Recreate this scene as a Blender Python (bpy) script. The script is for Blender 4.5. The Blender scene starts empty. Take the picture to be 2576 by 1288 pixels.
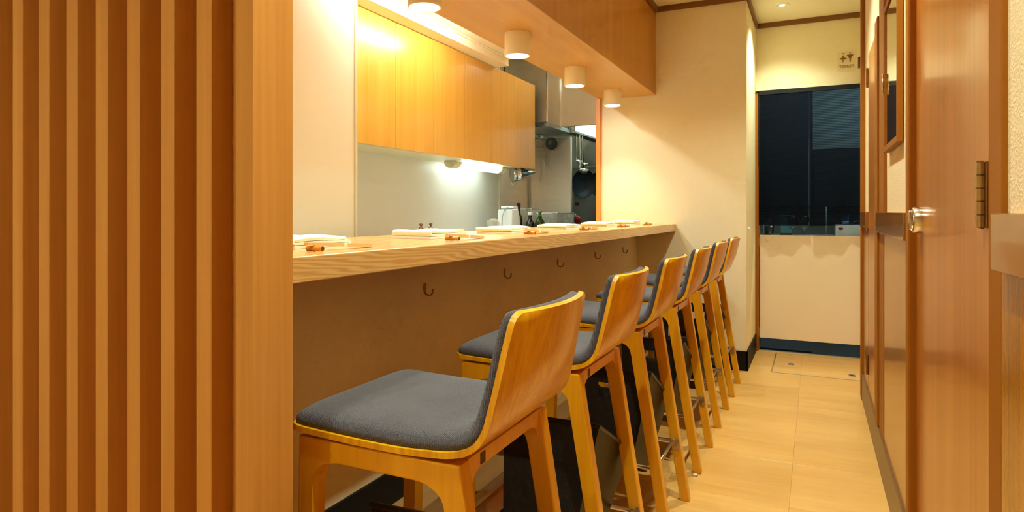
import bpy, bmesh, math, random
from mathutils import Vector, Matrix
random.seed(7)
SC = bpy.context.scene
COL = SC.collection
PI = math.pi
def R(a): return math.radians(a)

# ------------------------------------------------------------------ camera
F_PX, YAW, HOR, EYE = 1607.0, 25.37, 533.0, 1.10
cam_d = bpy.data.cameras.new('camera')
cam = bpy.data.objects.new('camera', cam_d); COL.objects.link(cam)
cam_d.sensor_width = 36.0
cam_d.lens = F_PX / 2576.0 * 36.0
cam_d.shift_y = (HOR - 644.0) / 2576.0
cam_d.clip_start = 0.02
cam.location = (0, 0, EYE)
cam.rotation_euler = (R(90), 0, R(YAW))
SC.camera = cam

# ------------------------------------------------------------------ world, exposure
world = bpy.data.worlds.new('world'); SC.world = world
world.use_nodes = True
world.node_tree.nodes['Background'].inputs[0].default_value = (0.9, 0.75, 0.55, 1)
world.node_tree.nodes['Background'].inputs[1].default_value = 0.02
SC.view_settings.view_transform = 'Standard'
SC.view_settings.look = 'None'
SC.view_settings.gamma = 1.0
SC.view_settings.use_curve_mapping = False
SC.view_settings.exposure = 1.82
try:
    SC.cycles.use_denoising = True
    SC.cycles.max_bounces = 7
    SC.cycles.diffuse_bounces = 5
    SC.cycles.glossy_bounces = 3
    SC.cycles.transmission_bounces = 5
    SC.cycles.transparent_max_bounces = 6
    SC.cycles.use_adaptive_sampling = True
    SC.cycles.adaptive_threshold = 0.07
    SC.cycles.adaptive_min_samples = 12
    SC.cycles.sample_clamp_indirect = 6.0
    SC.cycles.caustics_reflective = False
    SC.cycles.caustics_refractive = False
except Exception:
    pass

WARM = (1.0, 1.07, 0.82)
COUNTER_W = 8.0      # spot in each counter cylinder
FILL_SPOT_W = 7.0       # added kitchen spot, out of view
AISLE_W = 36.5        # spot in each recessed aisle lamp
def spot(name, loc, watts, deg, blend, color, size=0.03, parent=None):
    d = bpy.data.lights.new(name, 'SPOT'); d.energy = watts; d.color = color
    d.spot_size = R(deg); d.spot_blend = blend; d.shadow_soft_size = size
    o = bpy.data.objects.new(name, d); COL.objects.link(o); o.location = loc
    if parent:
        o.parent = parent
    return o

# ------------------------------------------------------------------ mesh helpers
def chain_loc(p):
    v = Vector((0, 0, 0))
    while p is not None:
        v += p.location; p = p.parent
    return v
def obj(name, bm, mat, parent=None, smooth=False, recenter=True, local=False):
    me = bpy.data.meshes.new(name)
    if smooth:
        for f in bm.faces: f.smooth = True
    bmesh.ops.recalc_face_normals(bm, faces=bm.faces)
    bm.to_mesh(me); bm.free()
    o = bpy.data.objects.new(name, me); COL.objects.link(o)
    if mat: me.materials.append(mat)
    if parent is not None:
        o.parent = parent
        if not local:
            me.transform(Matrix.Translation(-chain_loc(parent)))
    elif recenter and len(me.vertices):
        xs = [v.co.x for v in me.vertices]; ys = [v.co.y for v in me.vertices]; zs = [v.co.z for v in me.vertices]
        c = Vector(((min(xs)+max(xs))/2, (min(ys)+max(ys))/2, min(zs)))
        me.transform(Matrix.Translation(-c)); o.location = c
    return o
def thing(name, label, cat, loc=(0,0,0), group=None):
    o = bpy.data.objects.new(name, None); COL.objects.link(o)
    o.location = loc; o['label'] = label; o['category'] = cat
    o.empty_display_size = 0.05
    if group: o['group'] = group
    return o
def tag(o, label, cat, group=None):
    o['label'] = label; o['category'] = cat
    if group: o['group'] = group
    return o
def struct(o, label=None):
    o['kind'] = 'structure'
    if label: o['label'] = label
    return o
def dup(root, loc=None, label=None):
    r = root.copy(); COL.objects.link(r)
    if loc is not None: r.location = loc
    if label: r['label'] = label
    for ch in list(root.children):
        c = ch.copy(); COL.objects.link(c); c.parent = r
        for g in list(ch.children):
            d = g.copy(); COL.objects.link(d); d.parent = c
    return r

def bbox(bm, x0, x1, y0, y1, z0, z1, bev=0.0, seg=2):
    vs = [bm.verts.new(p) for p in ((x0,y0,z0),(x1,y0,z0),(x1,y1,z0),(x0,y1,z0),(x0,y0,z1),(x1,y0,z1),(x1,y1,z1),(x0,y1,z1))]
    fs = [bm.faces.new([vs[i] for i in q]) for q in ((0,3,2,1),(4,5,6,7),(0,1,5,4),(1,2,6,5),(2,3,7,6),(3,0,4,7))]
    if bev > 0:
        es = list({e for f in fs for e in f.edges})
        bmesh.ops.bevel(bm, geom=es, offset=bev, segments=seg, profile=0.5, affect='EDGES')
    return bm
def box(name, x0, x1, y0, y1, z0, z1, mat, parent=None, bev=0.0015, seg=2):
    bm = bmesh.new(); bbox(bm, x0, x1, y0, y1, z0, z1, bev, seg)
    return obj(name, bm, mat, parent)
def prism(bm, pts, axis, a0, a1, bev=0.0, seg=2, skip=None):
    """pts 2D outline; axis 'y': (x,z); 'x': (y,z); 'z': (x,y)"""
    def P(p, a):
        return (p[0], a, p[1]) if axis == 'y' else ((a, p[0], p[1]) if axis == 'x' else (p[0], p[1], a))
    A = [bm.verts.new(P(p, a0)) for p in pts]; B = [bm.verts.new(P(p, a1)) for p in pts]
    n = len(pts)
    fa = bm.faces.new(A); fb = bm.faces.new(B[::-1])
    fs = [fa, fb] + [bm.faces.new((A[i], B[i], B[(i+1) % n], A[(i+1) % n])) for i in range(n)]
    if bev > 0:
        es = [e for e in list(fa.edges) + list(fb.edges) if not (skip and skip(e))]
        bmesh.ops.bevel(bm, geom=es, offset=bev, segments=seg, profile=0.5, affect='EDGES')
    return bm
def lathe(bm, prof, seg=24, center=(0,0,0), axis=(0,0,1)):
    """prof: list of (r, h) along axis"""
    ax = Vector(axis).normalized()
    q = Vector((0,0,1)).rotation_difference(ax)
    c = Vector(center); rings = []
    for r, h in prof:
        if r < 1e-6:
            rings.append([bm.verts.new(c + q @ Vector((0,0,h)))])
        else:
            rings.append([bm.verts.new(c + q @ Vector((r*math.cos(2*PI*k/seg), r*math.sin(2*PI*k/seg), h))) for k in range(seg)])
    for a, b in zip(rings, rings[1:]):
        for k in range(seg):
            k2 = (k+1) % seg
            if len(a) == 1 and len(b) == 1: continue
            if len(a) == 1: bm.faces.new((a[0], b[k], b[k2]))
            elif len(b) == 1: bm.faces.new((a[k], b[0], a[k2]))
            else: bm.faces.new((a[k], b[k], b[k2], a[k2]))
    if len(rings[0]) > 1: bm.faces.new(rings[0][::-1])
    if len(rings[-1]) > 1: bm.faces.new(rings[-1])
    return bm
def tube(bm, pts, r, seg=10, closed=False):
    pts = [Vector(p) for p in pts]; n = len(pts); rings = []
    up = None
    for i, p in enumerate(pts):
        a = pts[(i-1) % n] if (closed or i > 0) else p
        b = pts[(i+1) % n] if (closed or i < n-1) else p
        t = (b - a).normalized()
        if up is None:
            up = Vector((0,0,1)) if abs(t.z) < 0.9 else Vector((1,0,0))
        s = t.cross(up).normalized(); u = s.cross(t).normalized(); up = u
        rr = r[i] if isinstance(r, (list, tuple)) else r
        rings.append([bm.verts.new(p + s*rr*math.cos(2*PI*k/seg) + u*rr*math.sin(2*PI*k/seg)) for k in range(seg)])
    for i in range(n if closed else n-1):
        a, b = rings[i], rings[(i+1) % n]
        for k in range(seg):
            bm.faces.new((a[k], a[(k+1) % seg], b[(k+1) % seg], b[k]))
    if not closed:
        bm.faces.new(rings[0][::-1]); bm.faces.new(rings[-1])
    return bm

# ------------------------------------------------------------------ materials
def lin(c):
    return tuple(((v/255.0)/12.92 if v/255.0 <= 0.04045 else ((v/255.0+0.055)/1.055)**2.4) for v in c) + (1.0,)
def new_mat(name):
    m = bpy.data.materials.new(name); m.use_nodes = True
    nt = m.node_tree; b = nt.nodes['Principled BSDF']
    return m, nt, b
def plain(name, rgb, rough=0.5, metal=0.0, spec=0.5, coat=0.0, bump=0.0, bscale=200.0, var=0.0, vscale=6.0):
    m, nt, b = new_mat(name)
    b.inputs['Base Color'].default_value = lin(rgb)
    b.inputs['Roughness'].default_value = rough
    b.inputs['Metallic'].default_value = metal
    b.inputs['Specular IOR Level'].default_value = spec
    b.inputs['Coat Weight'].default_value = coat
    b.inputs['Coat Roughness'].default_value = 0.06
    tc = nt.nodes.new('ShaderNodeTexCoord')
    if bump > 0:
        n = nt.nodes.new('ShaderNodeTexNoise'); n.inputs['Scale'].default_value = bscale; n.inputs['Detail'].default_value = 4
        nt.links.new(tc.outputs['Object'], n.inputs['Vector'])
        bp = nt.nodes.new('ShaderNodeBump'); bp.inputs['Strength'].default_value = bump; bp.inputs['Distance'].default_value = 0.004
        nt.links.new(n.outputs['Fac'], bp.inputs['Height']); nt.links.new(bp.outputs['Normal'], b.inputs['Normal'])
    if var > 0:
        n2 = nt.nodes.new('ShaderNodeTexNoise'); n2.inputs['Scale'].default_value = vscale; n2.inputs['Detail'].default_value = 5
        nt.links.new(tc.outputs['Object'], n2.inputs['Vector'])
        mx = nt.nodes.new('ShaderNodeMix'); mx.data_type = 'RGBA'
        c = lin(rgb)
        mx.inputs[6].default_value = tuple(min(1, v*(1-var)) for v in c[:3]) + (1,)
        mx.inputs[7].default_value = tuple(min(1, v*(1+var)) for v in c[:3]) + (1,)
        nt.links.new(n2.outputs['Fac'], mx.inputs[0]); nt.links.new(mx.outputs[2], b.inputs['Base Color'])
    return m
def wood(name, c1, c2, axis='z', scale=60.0, stretch=0.03, rough=0.4, coat=0.0, coat_rough=0.1, bump=0.05, spec=0.5, wavy=0.0, rand=0.0, lines=0.35, broad=0.5):
    m, nt, b = new_mat(name)
    L = nt.links.new
    tc = nt.nodes.new('ShaderNodeTexCoord')
    mp = nt.nodes.new('ShaderNodeMapping')
    s = [1.0, 1.0, 1.0]; s['xyz'.index(axis)] = stretch
    mp.inputs['Scale'].default_value = s
    L(tc.outputs['Object'], mp.inputs['Vector'])
    src = mp.outputs['Vector']
    oi = nt.nodes.new('ShaderNodeObjectInfo')
    if rand > 0:
        va = nt.nodes.new('ShaderNodeVectorMath'); va.operation = 'MULTIPLY_ADD'
        va.inputs[1].default_value = (37.0, 23.0, 51.0)
        L(oi.outputs['Random'], va.inputs[0]); L(src, va.inputs[2]); src = va.outputs[0]
    n1 = nt.nodes.new('ShaderNodeTexNoise'); n1.inputs['Scale'].default_value = scale; n1.inputs['Detail'].default_value = 5; n1.inputs['Roughness'].default_value = 0.65
    L(src, n1.inputs['Vector'])
    n2 = nt.nodes.new('ShaderNodeTexNoise'); n2.inputs['Scale'].default_value = scale*0.18; n2.inputs['Detail'].default_value = 3
    L(src, n2.inputs['Vector'])
    fac = nt.nodes.new('ShaderNodeMix'); fac.data_type = 'FLOAT'
    fac.inputs[0].default_value = broad
    L(n1.outputs['Fac'], fac.inputs[2]); L(n2.outputs['Fac'], fac.inputs[3])
    out = fac.outputs[0]
    if wavy > 0:
        w = nt.nodes.new('ShaderNodeTexWave'); w.wave_type = 'BANDS'; w.bands_direction = 'DIAGONAL'
        w.inputs['Scale'].default_value = scale*0.35; w.inputs['Distortion'].default_value = 14.0; w.inputs['Detail'].default_value = 2.5; w.inputs['Detail Scale'].default_value = 0.5
        L(src, w.inputs['Vector'])
        f2 = nt.nodes.new('ShaderNodeMix'); f2.data_type = 'FLOAT'; f2.inputs[0].default_value = wavy
        L(out, f2.inputs[2]); L(w.outputs['Fac'], f2.inputs[3]); out = f2.outputs[0]
    rp = nt.nodes.new('ShaderNodeValToRGB')
    rp.color_ramp.elements[0].position = 0.32; rp.color_ramp.elements[0].color = lin(c2)
    rp.color_ramp.elements[1].position = 0.68; rp.color_ramp.elements[1].color = lin(c1)
    L(out, rp.inputs['Fac'])
    col = rp.outputs['Color']
    if rand > 0:
        mm = nt.nodes.new('ShaderNodeMapRange'); mm.inputs[3].default_value = 1-rand; mm.inputs[4].default_value = 1+rand
        L(oi.outputs['Random'], mm.inputs[0])
        hv = nt.nodes.new('ShaderNodeHueSaturation'); L(mm.outputs[0], hv.inputs['Value']); L(col, hv.inputs['Color']); col = hv.outputs['Color']
    L(col, b.inputs['Base Color'])
    b.inputs['Roughness'].default_value = rough; b.inputs['Specular IOR Level'].default_value = spec
    b.inputs['Coat Weight'].default_value = coat; b.inputs['Coat Roughness'].default_value = coat_rough
    if bump > 0:
        bp = nt.nodes.new('ShaderNodeBump'); bp.inputs['Strength'].default_value = bump; bp.inputs['Distance'].default_value = 0.002
        L(n1.outputs['Fac'], bp.inputs['Height']); L(bp.outputs['Normal'], b.inputs['Normal'])
    return m
def emit(name, rgb, strength):
    m, nt, b = new_mat(name)
    b.inputs['Base Color'].default_value = (0.8, 0.8, 0.8, 1)
    b.inputs['Emission Color'].default_value = tuple(rgb) + (1,)
    b.inputs['Emission Strength'].default_value = strength
    return m
def glass(name, rgb, rough=0.02, ior=1.45, trans=1.0):
    m, nt, b = new_mat(name)
    b.inputs['Base Color'].default_value = lin(rgb); b.inputs['Roughness'].default_value = rough
    b.inputs['IOR'].default_value = ior; b.inputs['Transmission Weight'].default_value = trans
    return m
def steel(name, rgb, rough, axis='z', aniso=0.0, streak=0.06):
    m, nt, b = new_mat(name); L = nt.links.new
    tc = nt.nodes.new('ShaderNodeTexCoord'); mp = nt.nodes.new('ShaderNodeMapping')
    s = [220.0, 220.0, 220.0]; s['xyz'.index(axis)] = 3.0
    mp.inputs['Scale'].default_value = s; L(tc.outputs['Object'], mp.inputs['Vector'])
    n = nt.nodes.new('ShaderNodeTexNoise'); n.inputs['Scale'].default_value = 1.0; n.inputs['Detail'].default_value = 3; L(mp.outputs['Vector'], n.inputs['Vector'])
    mr = nt.nodes.new('ShaderNodeMapRange'); mr.inputs[3].default_value = rough - streak; mr.inputs[4].default_value = rough + streak
    L(n.outputs['Fac'], mr.inputs[0]); L(mr.outputs[0], b.inputs['Roughness'])
    b.inputs['Base Color'].default_value = lin(rgb); b.inputs['Metallic'].default_value = 1.0
    return m

M = {}
M['wall'] = plain('cream_wallpaper', (238, 226, 190), 0.85, spec=0.2, bump=0.25, bscale=260, var=0.03, vscale=30)
M['wall_kitchen'] = plain('kitchen_panel_white', (222, 222, 212), 0.35, spec=0.4)
M['wall_cream_panel'] = plain('cream_kitchen_panel', (240, 234, 210), 0.4, spec=0.4)
M['plaster'] = plain('rough_plaster', (234, 218, 182), 0.9, spec=0.15, bump=0.4, bscale=180, var=0.05, vscale=60)
M['ceiling'] = plain('ceiling_cream', (240, 230, 200), 0.9, spec=0.1)
M['kick'] = plain('counter_wall_paper', (226, 204, 164), 0.9, spec=0.1, bump=0.3, bscale=160, var=0.06, vscale=14)
M['trim'] = plain('brown_trim', (128, 84, 38), 0.4, spec=0.4)
M['jamb'] = plain('brown_paint', (154, 92, 6), 0.5, spec=0.3, bump=0.06, bscale=120)
M['black_base'] = plain('black_baseboard', (12, 9, 7), 0.55, spec=0.2)
M['base_brown'] = plain('brown_baseboard', (112, 76, 40), 0.35, spec=0.5, var=0.12, vscale=30)
M['slat'] = wood('slat_wood', (206, 146, 68), (186, 124, 50), 'z', 95, 0.02, 0.45, rand=0.04)
M['beam_side'] = wood('beam_veneer_side', (202, 144, 44), (184, 122, 30), 'z', 90, 0.03, 0.4, coat=0.1)
M['beam_bottom'] = wood('beam_veneer_bottom', (216, 166, 86), (200, 146, 68), 'y', 90, 0.03, 0.38)
M['counter'] = wood('counter_ash', (220, 176, 110), (202, 150, 84), 'y', 170, 0.08, 0.25, coat=0.3, coat_rough=0.15, wavy=0.4)
M['cab'] = wood('cabinet_veneer', (222, 174, 72), (206, 152, 50), 'z', 80, 0.02, 0.3, coat=0.25, coat_rough=0.2, rand=0.03)
M['chair'] = wood('stool_beech', (228, 166, 24), (208, 142, 12), 'z', 60, 0.04, 0.35, coat=0.25, coat_rough=0.15)
M['shell'] = wood('stool_plywood', (242, 186, 24), (196, 126, 2), 'z', 120, 0.02, 0.32, coat=0.3, coat_rough=0.12, broad=0.5)
M['door'] = wood('door_laminate', (198, 126, 50), (158, 90, 28), 'z', 46, 0.012, 0.30, coat=0.28, coat_rough=0.09, spec=0.4, broad=0.5)
M['panel'] = wood('grooved_wainscot', (196, 128, 24), (140, 80, 2), 'z', 120, 0.006, 0.25, coat=0.35, coat_rough=0.1, bump=0.35, broad=0.25)
M['rail'] = plain('dado_rail_brown', (156, 100, 40), 0.18, spec=0.5, coat=0.35)
M['postwood'] = wood('orange_post_wood', (222, 150, 62), (204, 128, 44), 'z', 60, 0.02, 0.35, coat=0.2)
M['floor'] = wood('maple_tile', (220, 176, 104), (203, 151, 75), 'x', 34, 0.10, 0.28, coat=0.15, coat_rough=0.25, rand=0.035, bump=0.02)
M['grout'] = plain('floor_joint', (170, 120, 62), 0.6)
M['plat'] = wood('platform_vinyl', (160, 120, 72), (130, 92, 50), 'y', 20, 0.08, 0.4)
M['riser'] = wood('platform_riser', (160, 92, 48), (140, 76, 38), 'y', 30, 0.05, 0.3)
M['chrome'] = plain('chrome', (222, 220, 214), 0.12, metal=1.0)
M['brushed'] = plain('brushed_steel', (200, 196, 188), 0.28, metal=1.0)
M['brass'] = plain('aged_brass', (188, 160, 118), 0.26, metal=1.0, var=0.2, vscale=60)
M['nickel'] = plain('satin_nickel', (214, 204, 184), 0.2, metal=1.0)
M['hook'] = plain('antique_hook', (150, 118, 70), 0.5, metal=0.6)
M['ss_wall'] = steel('stainless_panel', (232, 226, 212), 0.46, 'x')
M['ss_hood'] = steel('stainless_hood', (206, 196, 174), 0.5, 'z')
M['ss_dark'] = steel('stainless_dark', (168, 170, 166), 0.42, 'x')
M['ss_top'] = steel('stainless_top', (186, 190, 186), 0.22, 'y')
M['white'] = plain('white_plastic', (232, 238, 238), 0.3)
M['cream_plastic'] = plain('cream_plastic', (222, 216, 178), 0.4)
M['lampshell'] = plain('lamp_shell_beige', (240, 230, 200), 0.45)
M['black_iron'] = plain('black_iron', (44, 48, 52), 0.32, metal=0.5)
M['dark_plastic'] = plain('dark_plastic', (24, 24, 22), 0.4)
M['towel'] = plain('white_towel', (250, 246, 236), 0.95, spec=0.1, bump=0.4, bscale=500)
M['bamboo'] = plain('bamboo_rest', (200, 138, 40), 0.2, coat=0.6, var=0.3, vscale=70)
M['bamboo_end'] = plain('bamboo_cut_end', (96, 58, 24), 0.6)
M['stick'] = plain('cedar_chopstick', (222, 182, 128), 0.5)
M['paper'] = plain('paper_band', (246, 238, 226), 0.7)
M['ceramic'] = plain('brown_ceramic', (96, 58, 34), 0.15, coat=0.5)
M['green_glass'] = glass('green_glass', (120, 160, 40), 0.03)
M['dark_glass'] = plain('dark_bottle', (22, 26, 20), 0.08, coat=0.6)
M['clear'] = plain('clear_plastic', (226, 232, 224), 0.08, spec=0.8)
M['clear'].node_tree.nodes['Principled BSDF'].inputs['Alpha'].default_value = 0.22
M['clear_glass'] = glass('clear_glass', (244, 250, 250), 0.0, 1.3)
M['red'] = plain('red_plastic', (176, 34, 24), 0.3)
M['blue_box'] = plain('pale_blue_box', (120, 190, 205), 0.4)
M['blue'] = plain('blue_print', (60, 90, 190), 0.4)
M['amber'] = plain('amber_liquid', (92, 48, 16), 0.15, coat=0.5)
M['saloon'] = plain('saloon_door_laminate', (246, 230, 208), 0.35, spec=0.4)
M['dark_floor'] = plain('back_room_floor', (22, 24, 23), 0.6, var=0.15, vscale=3)
M['mat'] = plain('dark_floor_mat', (38, 44, 52), 0.9, bump=0.6, bscale=300)
M['back_wall'] = plain('back_room_wall', (150, 162, 162), 0.5)
M['print_brown'] = plain('sign_print', (140, 92, 34), 0.6)
M['grey_plastic'] = plain('grey_plastic', (132, 100, 66), 0.5)
M['sticker'] = plain('white_sticker', (210, 205, 196), 0.6)
M['groove'] = plain('dark_groove', (70, 42, 14), 0.6)
M['dust'] = plain('scrap_paper', (222, 214, 196), 0.8)
M['gravel'] = plain('hatch_plate', (150, 142, 130), 0.4, metal=0.7, bump=0.5, bscale=400)

def fabric_mat():
    m, nt, b = new_mat('charcoal_weave'); L = nt.links.new
    tc = nt.nodes.new('ShaderNodeTexCoord')
    mp = nt.nodes.new('ShaderNodeMapping'); mp.inputs['Rotation'].default_value = (0.5, 0.6, R(35)); L(tc.outputs['Object'], mp.inputs['Vector'])
    w = nt.nodes.new('ShaderNodeTexWave'); w.bands_direction = 'X'; w.inputs['Scale'].default_value = 190; w.inputs['Distortion'].default_value = 1.5; w.inputs['Detail'].default_value = 1
    w2 = nt.nodes.new('ShaderNodeTexWave'); w2.bands_direction = 'Y'; w2.inputs['Scale'].default_value = 190; w2.inputs['Distortion'].default_value = 1.5
    n = nt.nodes.new('ShaderNodeTexNoise'); n.inputs['Scale'].default_value = 420; n.inputs['Detail'].default_value = 2
    n2 = nt.nodes.new('ShaderNodeTexNoise'); n2.inputs['Scale'].default_value = 9
    for t in (w, w2): L(mp.outputs['Vector'], t.inputs['Vector'])
    for t in (n, n2): L(tc.outputs['Object'], t.inputs['Vector'])
    mu = nt.nodes.new('ShaderNodeMath'); mu.operation = 'MULTIPLY'; L(w.outputs['Fac'], mu.inputs[0]); L(w2.outputs['Fac'], mu.inputs[1])
    ad = nt.nodes.new('ShaderNodeMath'); ad.operation = 'ADD'; L(mu.outputs[0], ad.inputs[0]); L(n.outputs['Fac'], ad.inputs[1])
    ad2 = nt.nodes.new('ShaderNodeMath'); ad2.operation = 'MULTIPLY_ADD'; ad2.inputs[1].default_value = 0.45; L(n2.outputs['Fac'], ad2.inputs[0]); L(ad.outputs[0], ad2.inputs[2])
    rp = nt.nodes.new('ShaderNodeValToRGB')
    rp.color_ramp.elements[0].position = 0.45; rp.color_ramp.elements[0].color = lin((34, 33, 40))
    rp.color_ramp.elements[1].position = 1.3 if False else 1.0; rp.color_ramp.elements[1].color = lin((90, 88, 100))
    L(ad2.outputs[0], rp.inputs['Fac']); L(rp.outputs['Color'], b.inputs['Base Color'])
    b.inputs['Roughness'].default_value = 0.95; b.inputs['Specular IOR Level'].default_value = 0.15
    b.inputs['Sheen Weight'].default_value = 0.25
    bp = nt.nodes.new('ShaderNodeBump'); bp.inputs['Strength'].default_value = 0.8; bp.inputs['Distance'].default_value = 0.002
    L(ad.outputs[0], bp.inputs['Height']); L(bp.outputs['Normal'], b.inputs['Normal'])
    return m
M['fabric'] = fabric_mat()

def weave_mat():
    m, nt, b = new_mat('dark_basket_weave'); L = nt.links.new
    tc = nt.nodes.new('ShaderNodeTexCoord')
    sp = nt.nodes.new('ShaderNodeSeparateXYZ'); L(tc.outputs['Object'], sp.inputs[0])
    ad = nt.nodes.new('ShaderNodeMath'); ad.operation = 'ADD'; L(sp.outputs[0], ad.inputs[0]); L(sp.outputs[1], ad.inputs[1])
    cb = nt.nodes.new('ShaderNodeCombineXYZ'); L(ad.outputs[0], cb.inputs[0]); L(sp.outputs[2], cb.inputs[1])
    mp = nt.nodes.new('ShaderNodeMapping'); mp.inputs['Rotation'].default_value = (0, 0, R(45)); L(cb.outputs[0], mp.inputs['Vector'])
    br = nt.nodes.new('ShaderNodeTexBrick'); br.inputs['Scale'].default_value = 55.0
    br.offset = 0.5
    br.inputs['Mortar Size'].default_value = 0.035; br.inputs['Mortar Smooth'].default_value = 0.6
    br.inputs['Brick Width'].default_value = 0.8; br.inputs['Row Height'].default_value = 0.4
    br.inputs['Color1'].default_value = lin((34, 28, 20)); br.inputs['Color2'].default_value = lin((24, 20, 15)); br.inputs['Mortar'].default_value = lin((4, 3, 2))
    L(mp.outputs['Vector'], br.inputs['Vector'])
    L(br.outputs['Color'], b.inputs['Base Color'])
    b.inputs['Roughness'].default_value = 0.45; b.inputs['Specular IOR Level'].default_value = 0.3
    iv = nt.nodes.new('ShaderNodeMath'); iv.operation = 'SUBTRACT'; iv.inputs[0].default_value = 1.0; L(br.outputs['Fac'], iv.inputs[1])
    bp = nt.nodes.new('ShaderNodeBump'); bp.inputs['Strength'].default_value = 0.9; bp.inputs['Distance'].default_value = 0.003
    L(iv.outputs[0], bp.inputs['Height']); L(bp.outputs['Normal'], b.inputs['Normal'])
    return m
M['weave'] = weave_mat()

def noren_mat():
    m = bpy.data.materials.new('navy_noren_cloth'); m.use_nodes = True
    nt = m.node_tree; nt.nodes.clear(); L = nt.links.new
    out = nt.nodes.new('ShaderNodeOutputMaterial')
    tc = nt.nodes.new('ShaderNodeTexCoord')
    w = nt.nodes.new('ShaderNodeTexWave'); w.bands_direction = 'Z'; w.inputs['Scale'].default_value = 26; w.inputs['Distortion'].default_value = 1.2; w.inputs['Detail'].default_value = 2; w.inputs['Detail Scale'].default_value = 3
    L(tc.outputs['Object'], w.inputs['Vector'])
    mr = nt.nodes.new('ShaderNodeMapRange'); mr.inputs[3].default_value = 0.05; mr.inputs[4].default_value = 0.16; L(w.outputs['Fac'], mr.inputs[0])
    d = nt.nodes.new('ShaderNodeBsdfDiffuse'); d.inputs[0].default_value = lin((16, 20, 28))
    t = nt.nodes.new('ShaderNodeBsdfTransparent'); t.inputs[0].default_value = (0.6, 0.78, 0.95, 1)
    mx = nt.nodes.new('ShaderNodeMixShader'); L(mr.outputs[0], mx.inputs[0]); L(d.outputs[0], mx.inputs[1]); L(t.outputs[0], mx.inputs[2])
    L(mx.outputs[0], out.inputs[0])
    return m
M['noren'] = noren_mat()
M['mirror'] = plain('framed_glass', (104, 72, 34), 0.06, coat=1.0, spec=0.9)
M['lamp_glow'] = emit('warm_lamp_disc', (1.0, 0.86, 0.62), 9.0)
M['aisle_glow'] = emit('aisle_lamp_disc', (1.0, 0.96, 0.76), 70.0)
M['tube_cool'] = emit('cool_tube', (0.78, 1.0, 1.0), 2.0)
M['tube_kitchen'] = emit('kitchen_tube', (1.0, 1.0, 0.96), 15.0)
M['range_fill'] = emit('range_fill_tube', (1.0, 1.0, 0.86), 7.0)
M['tube_back'] = emit('back_room_tube', (0.80, 1.0, 0.98), 19.0)
M['acrylic'] = plain('acrylic_plate', (240, 226, 196), 0.1)
M['acrylic'].node_tree.nodes['Principled BSDF'].inputs['Alpha'].default_value = 0.06

# ================================================================== STRUCTURE
WX = 0.262      # right wall
YW = 4.69       # wall at the end of the counter
YF = 5.46       # far wall with the curtain
CEIL = 2.60
KX = -2.45      # kitchen back wall
KCEIL = 2.21

# floor: square maple-look tiles on a base
fl = struct(box('floor', -2.75, 0.5, -1.3, 5.47, -0.10, -0.002, M['grout'], bev=0))
tile_me = None
TS = 0.4545
ix0 = -0.087
for i in range(-3, 1):
    for j in range(-4, 13):
        x0 = ix0 + i*TS; y0 = 0.32 + j*TS
        if y0 + TS < -1.2 or y0 > 5.45: continue
        if tile_me is None:
            bm = bmesh.new(); bbox(bm, 0.0004, TS-0.0004, 0.0004, TS-0.0004, -0.004, 0.0, 0.0003, 1)
            t0 = obj('tile', bm, M['floor'], fl, local=True); tile_me = t0.data
            o = t0
        else:
            o = bpy.data.objects.new('tile', tile_me); COL.objects.link(o); o.parent = fl
        o.location = Vector((x0, y0, 0)) - fl.location
        if y0 + TS > 5.45:
            o.scale = (1, (5.45 - y0)/TS, 1)

# ceilings
struct(box('ceiling', -1.06, 0.5, -1.3, 5.6, CEIL, CEIL+0.1, M['ceiling'], bev=0))
o = struct(box('ceiling', -2.75, -1.47, 0.80, 4.16, KCEIL, KCEIL+0.08, M['ceiling'], bev=0)); o.name = 'ceiling_kitchen'
o = struct(box('ceiling', -2.75, -1.06, -1.3, 0.80, CEIL, CEIL+0.1, M['ceiling'], bev=0)); o.name = 'ceiling_entrance'
o = struct(box('ceiling', -2.75, -1.47, 4.16, 6.7, 2.45, 2.53, M['ceiling'], bev=0)); o.name = 'ceiling_range'
o = struct(box('ceiling', -1.47, 1.2, 5.56, 7.3, 2.45, 2.53, M['ceiling'], bev=0)); o.name = 'ceiling_back_room'

# walls
struct(box('wall_end', -1.475, -0.428, YW, 5.56, 0, CEIL, M['wall'], bev=0.002))
struct(box('wall_far', -0.428, 0.5, YF, 5.56, 2.055, CEIL, M['wall'], bev=0))
struct(box('wall_right', WX+0.004, 0.5, -1.3, 4.34, 0, CEIL, M['plaster'], bev=0))
struct(box('wall_right_recess', 0.36, 0.5, 4.34, 5.56, 0, CEIL, M['plaster'], bev=0))
struct(box('wall_behind', -2.75, 0.5, -1.4, -1.3, 0, CEIL, M['wall'], bev=0))
struct(box('wall_left', -2.75, -2.65, -1.3, 0.82, 0, CEIL, M['wall'], bev=0))
struct(box('wall_kitchen', -2.56, KX, 2.40, 4.90, 0, 2.45, M['wall_kitchen'], bev=0))
struct(box('wall_kitchen_side', -2.56, -1.95, 0.82, 2.392, 0, KCEIL, M['wall_cream_panel'], bev=0))
struct(box('trim_1', -1.957, -1.944, 2.388, 2.404, 0, KCEIL, M['cream_plastic'], bev=0.001))
struct(box('wall_stainless', -2.56, KX+0.004, 4.902, 6.7, 0, 2.45, M['ss_wall'], bev=0))
struct(box('trim_2', KX, KX+0.012, 4.893, 4.905, 0.9, 2.45, M['cream_plastic'], bev=0.001))
struct(box('wall_partition', KX+0.004, -2.026, 5.53, 5.57, 0, 1.79, M['ss_wall'], bev=0.002))
struct(box('trim_3', KX+0.004, KX+0.02, 5.514, 5.53, 0.9, 1.79, M['ss_dark'], bev=0.001))
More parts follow.
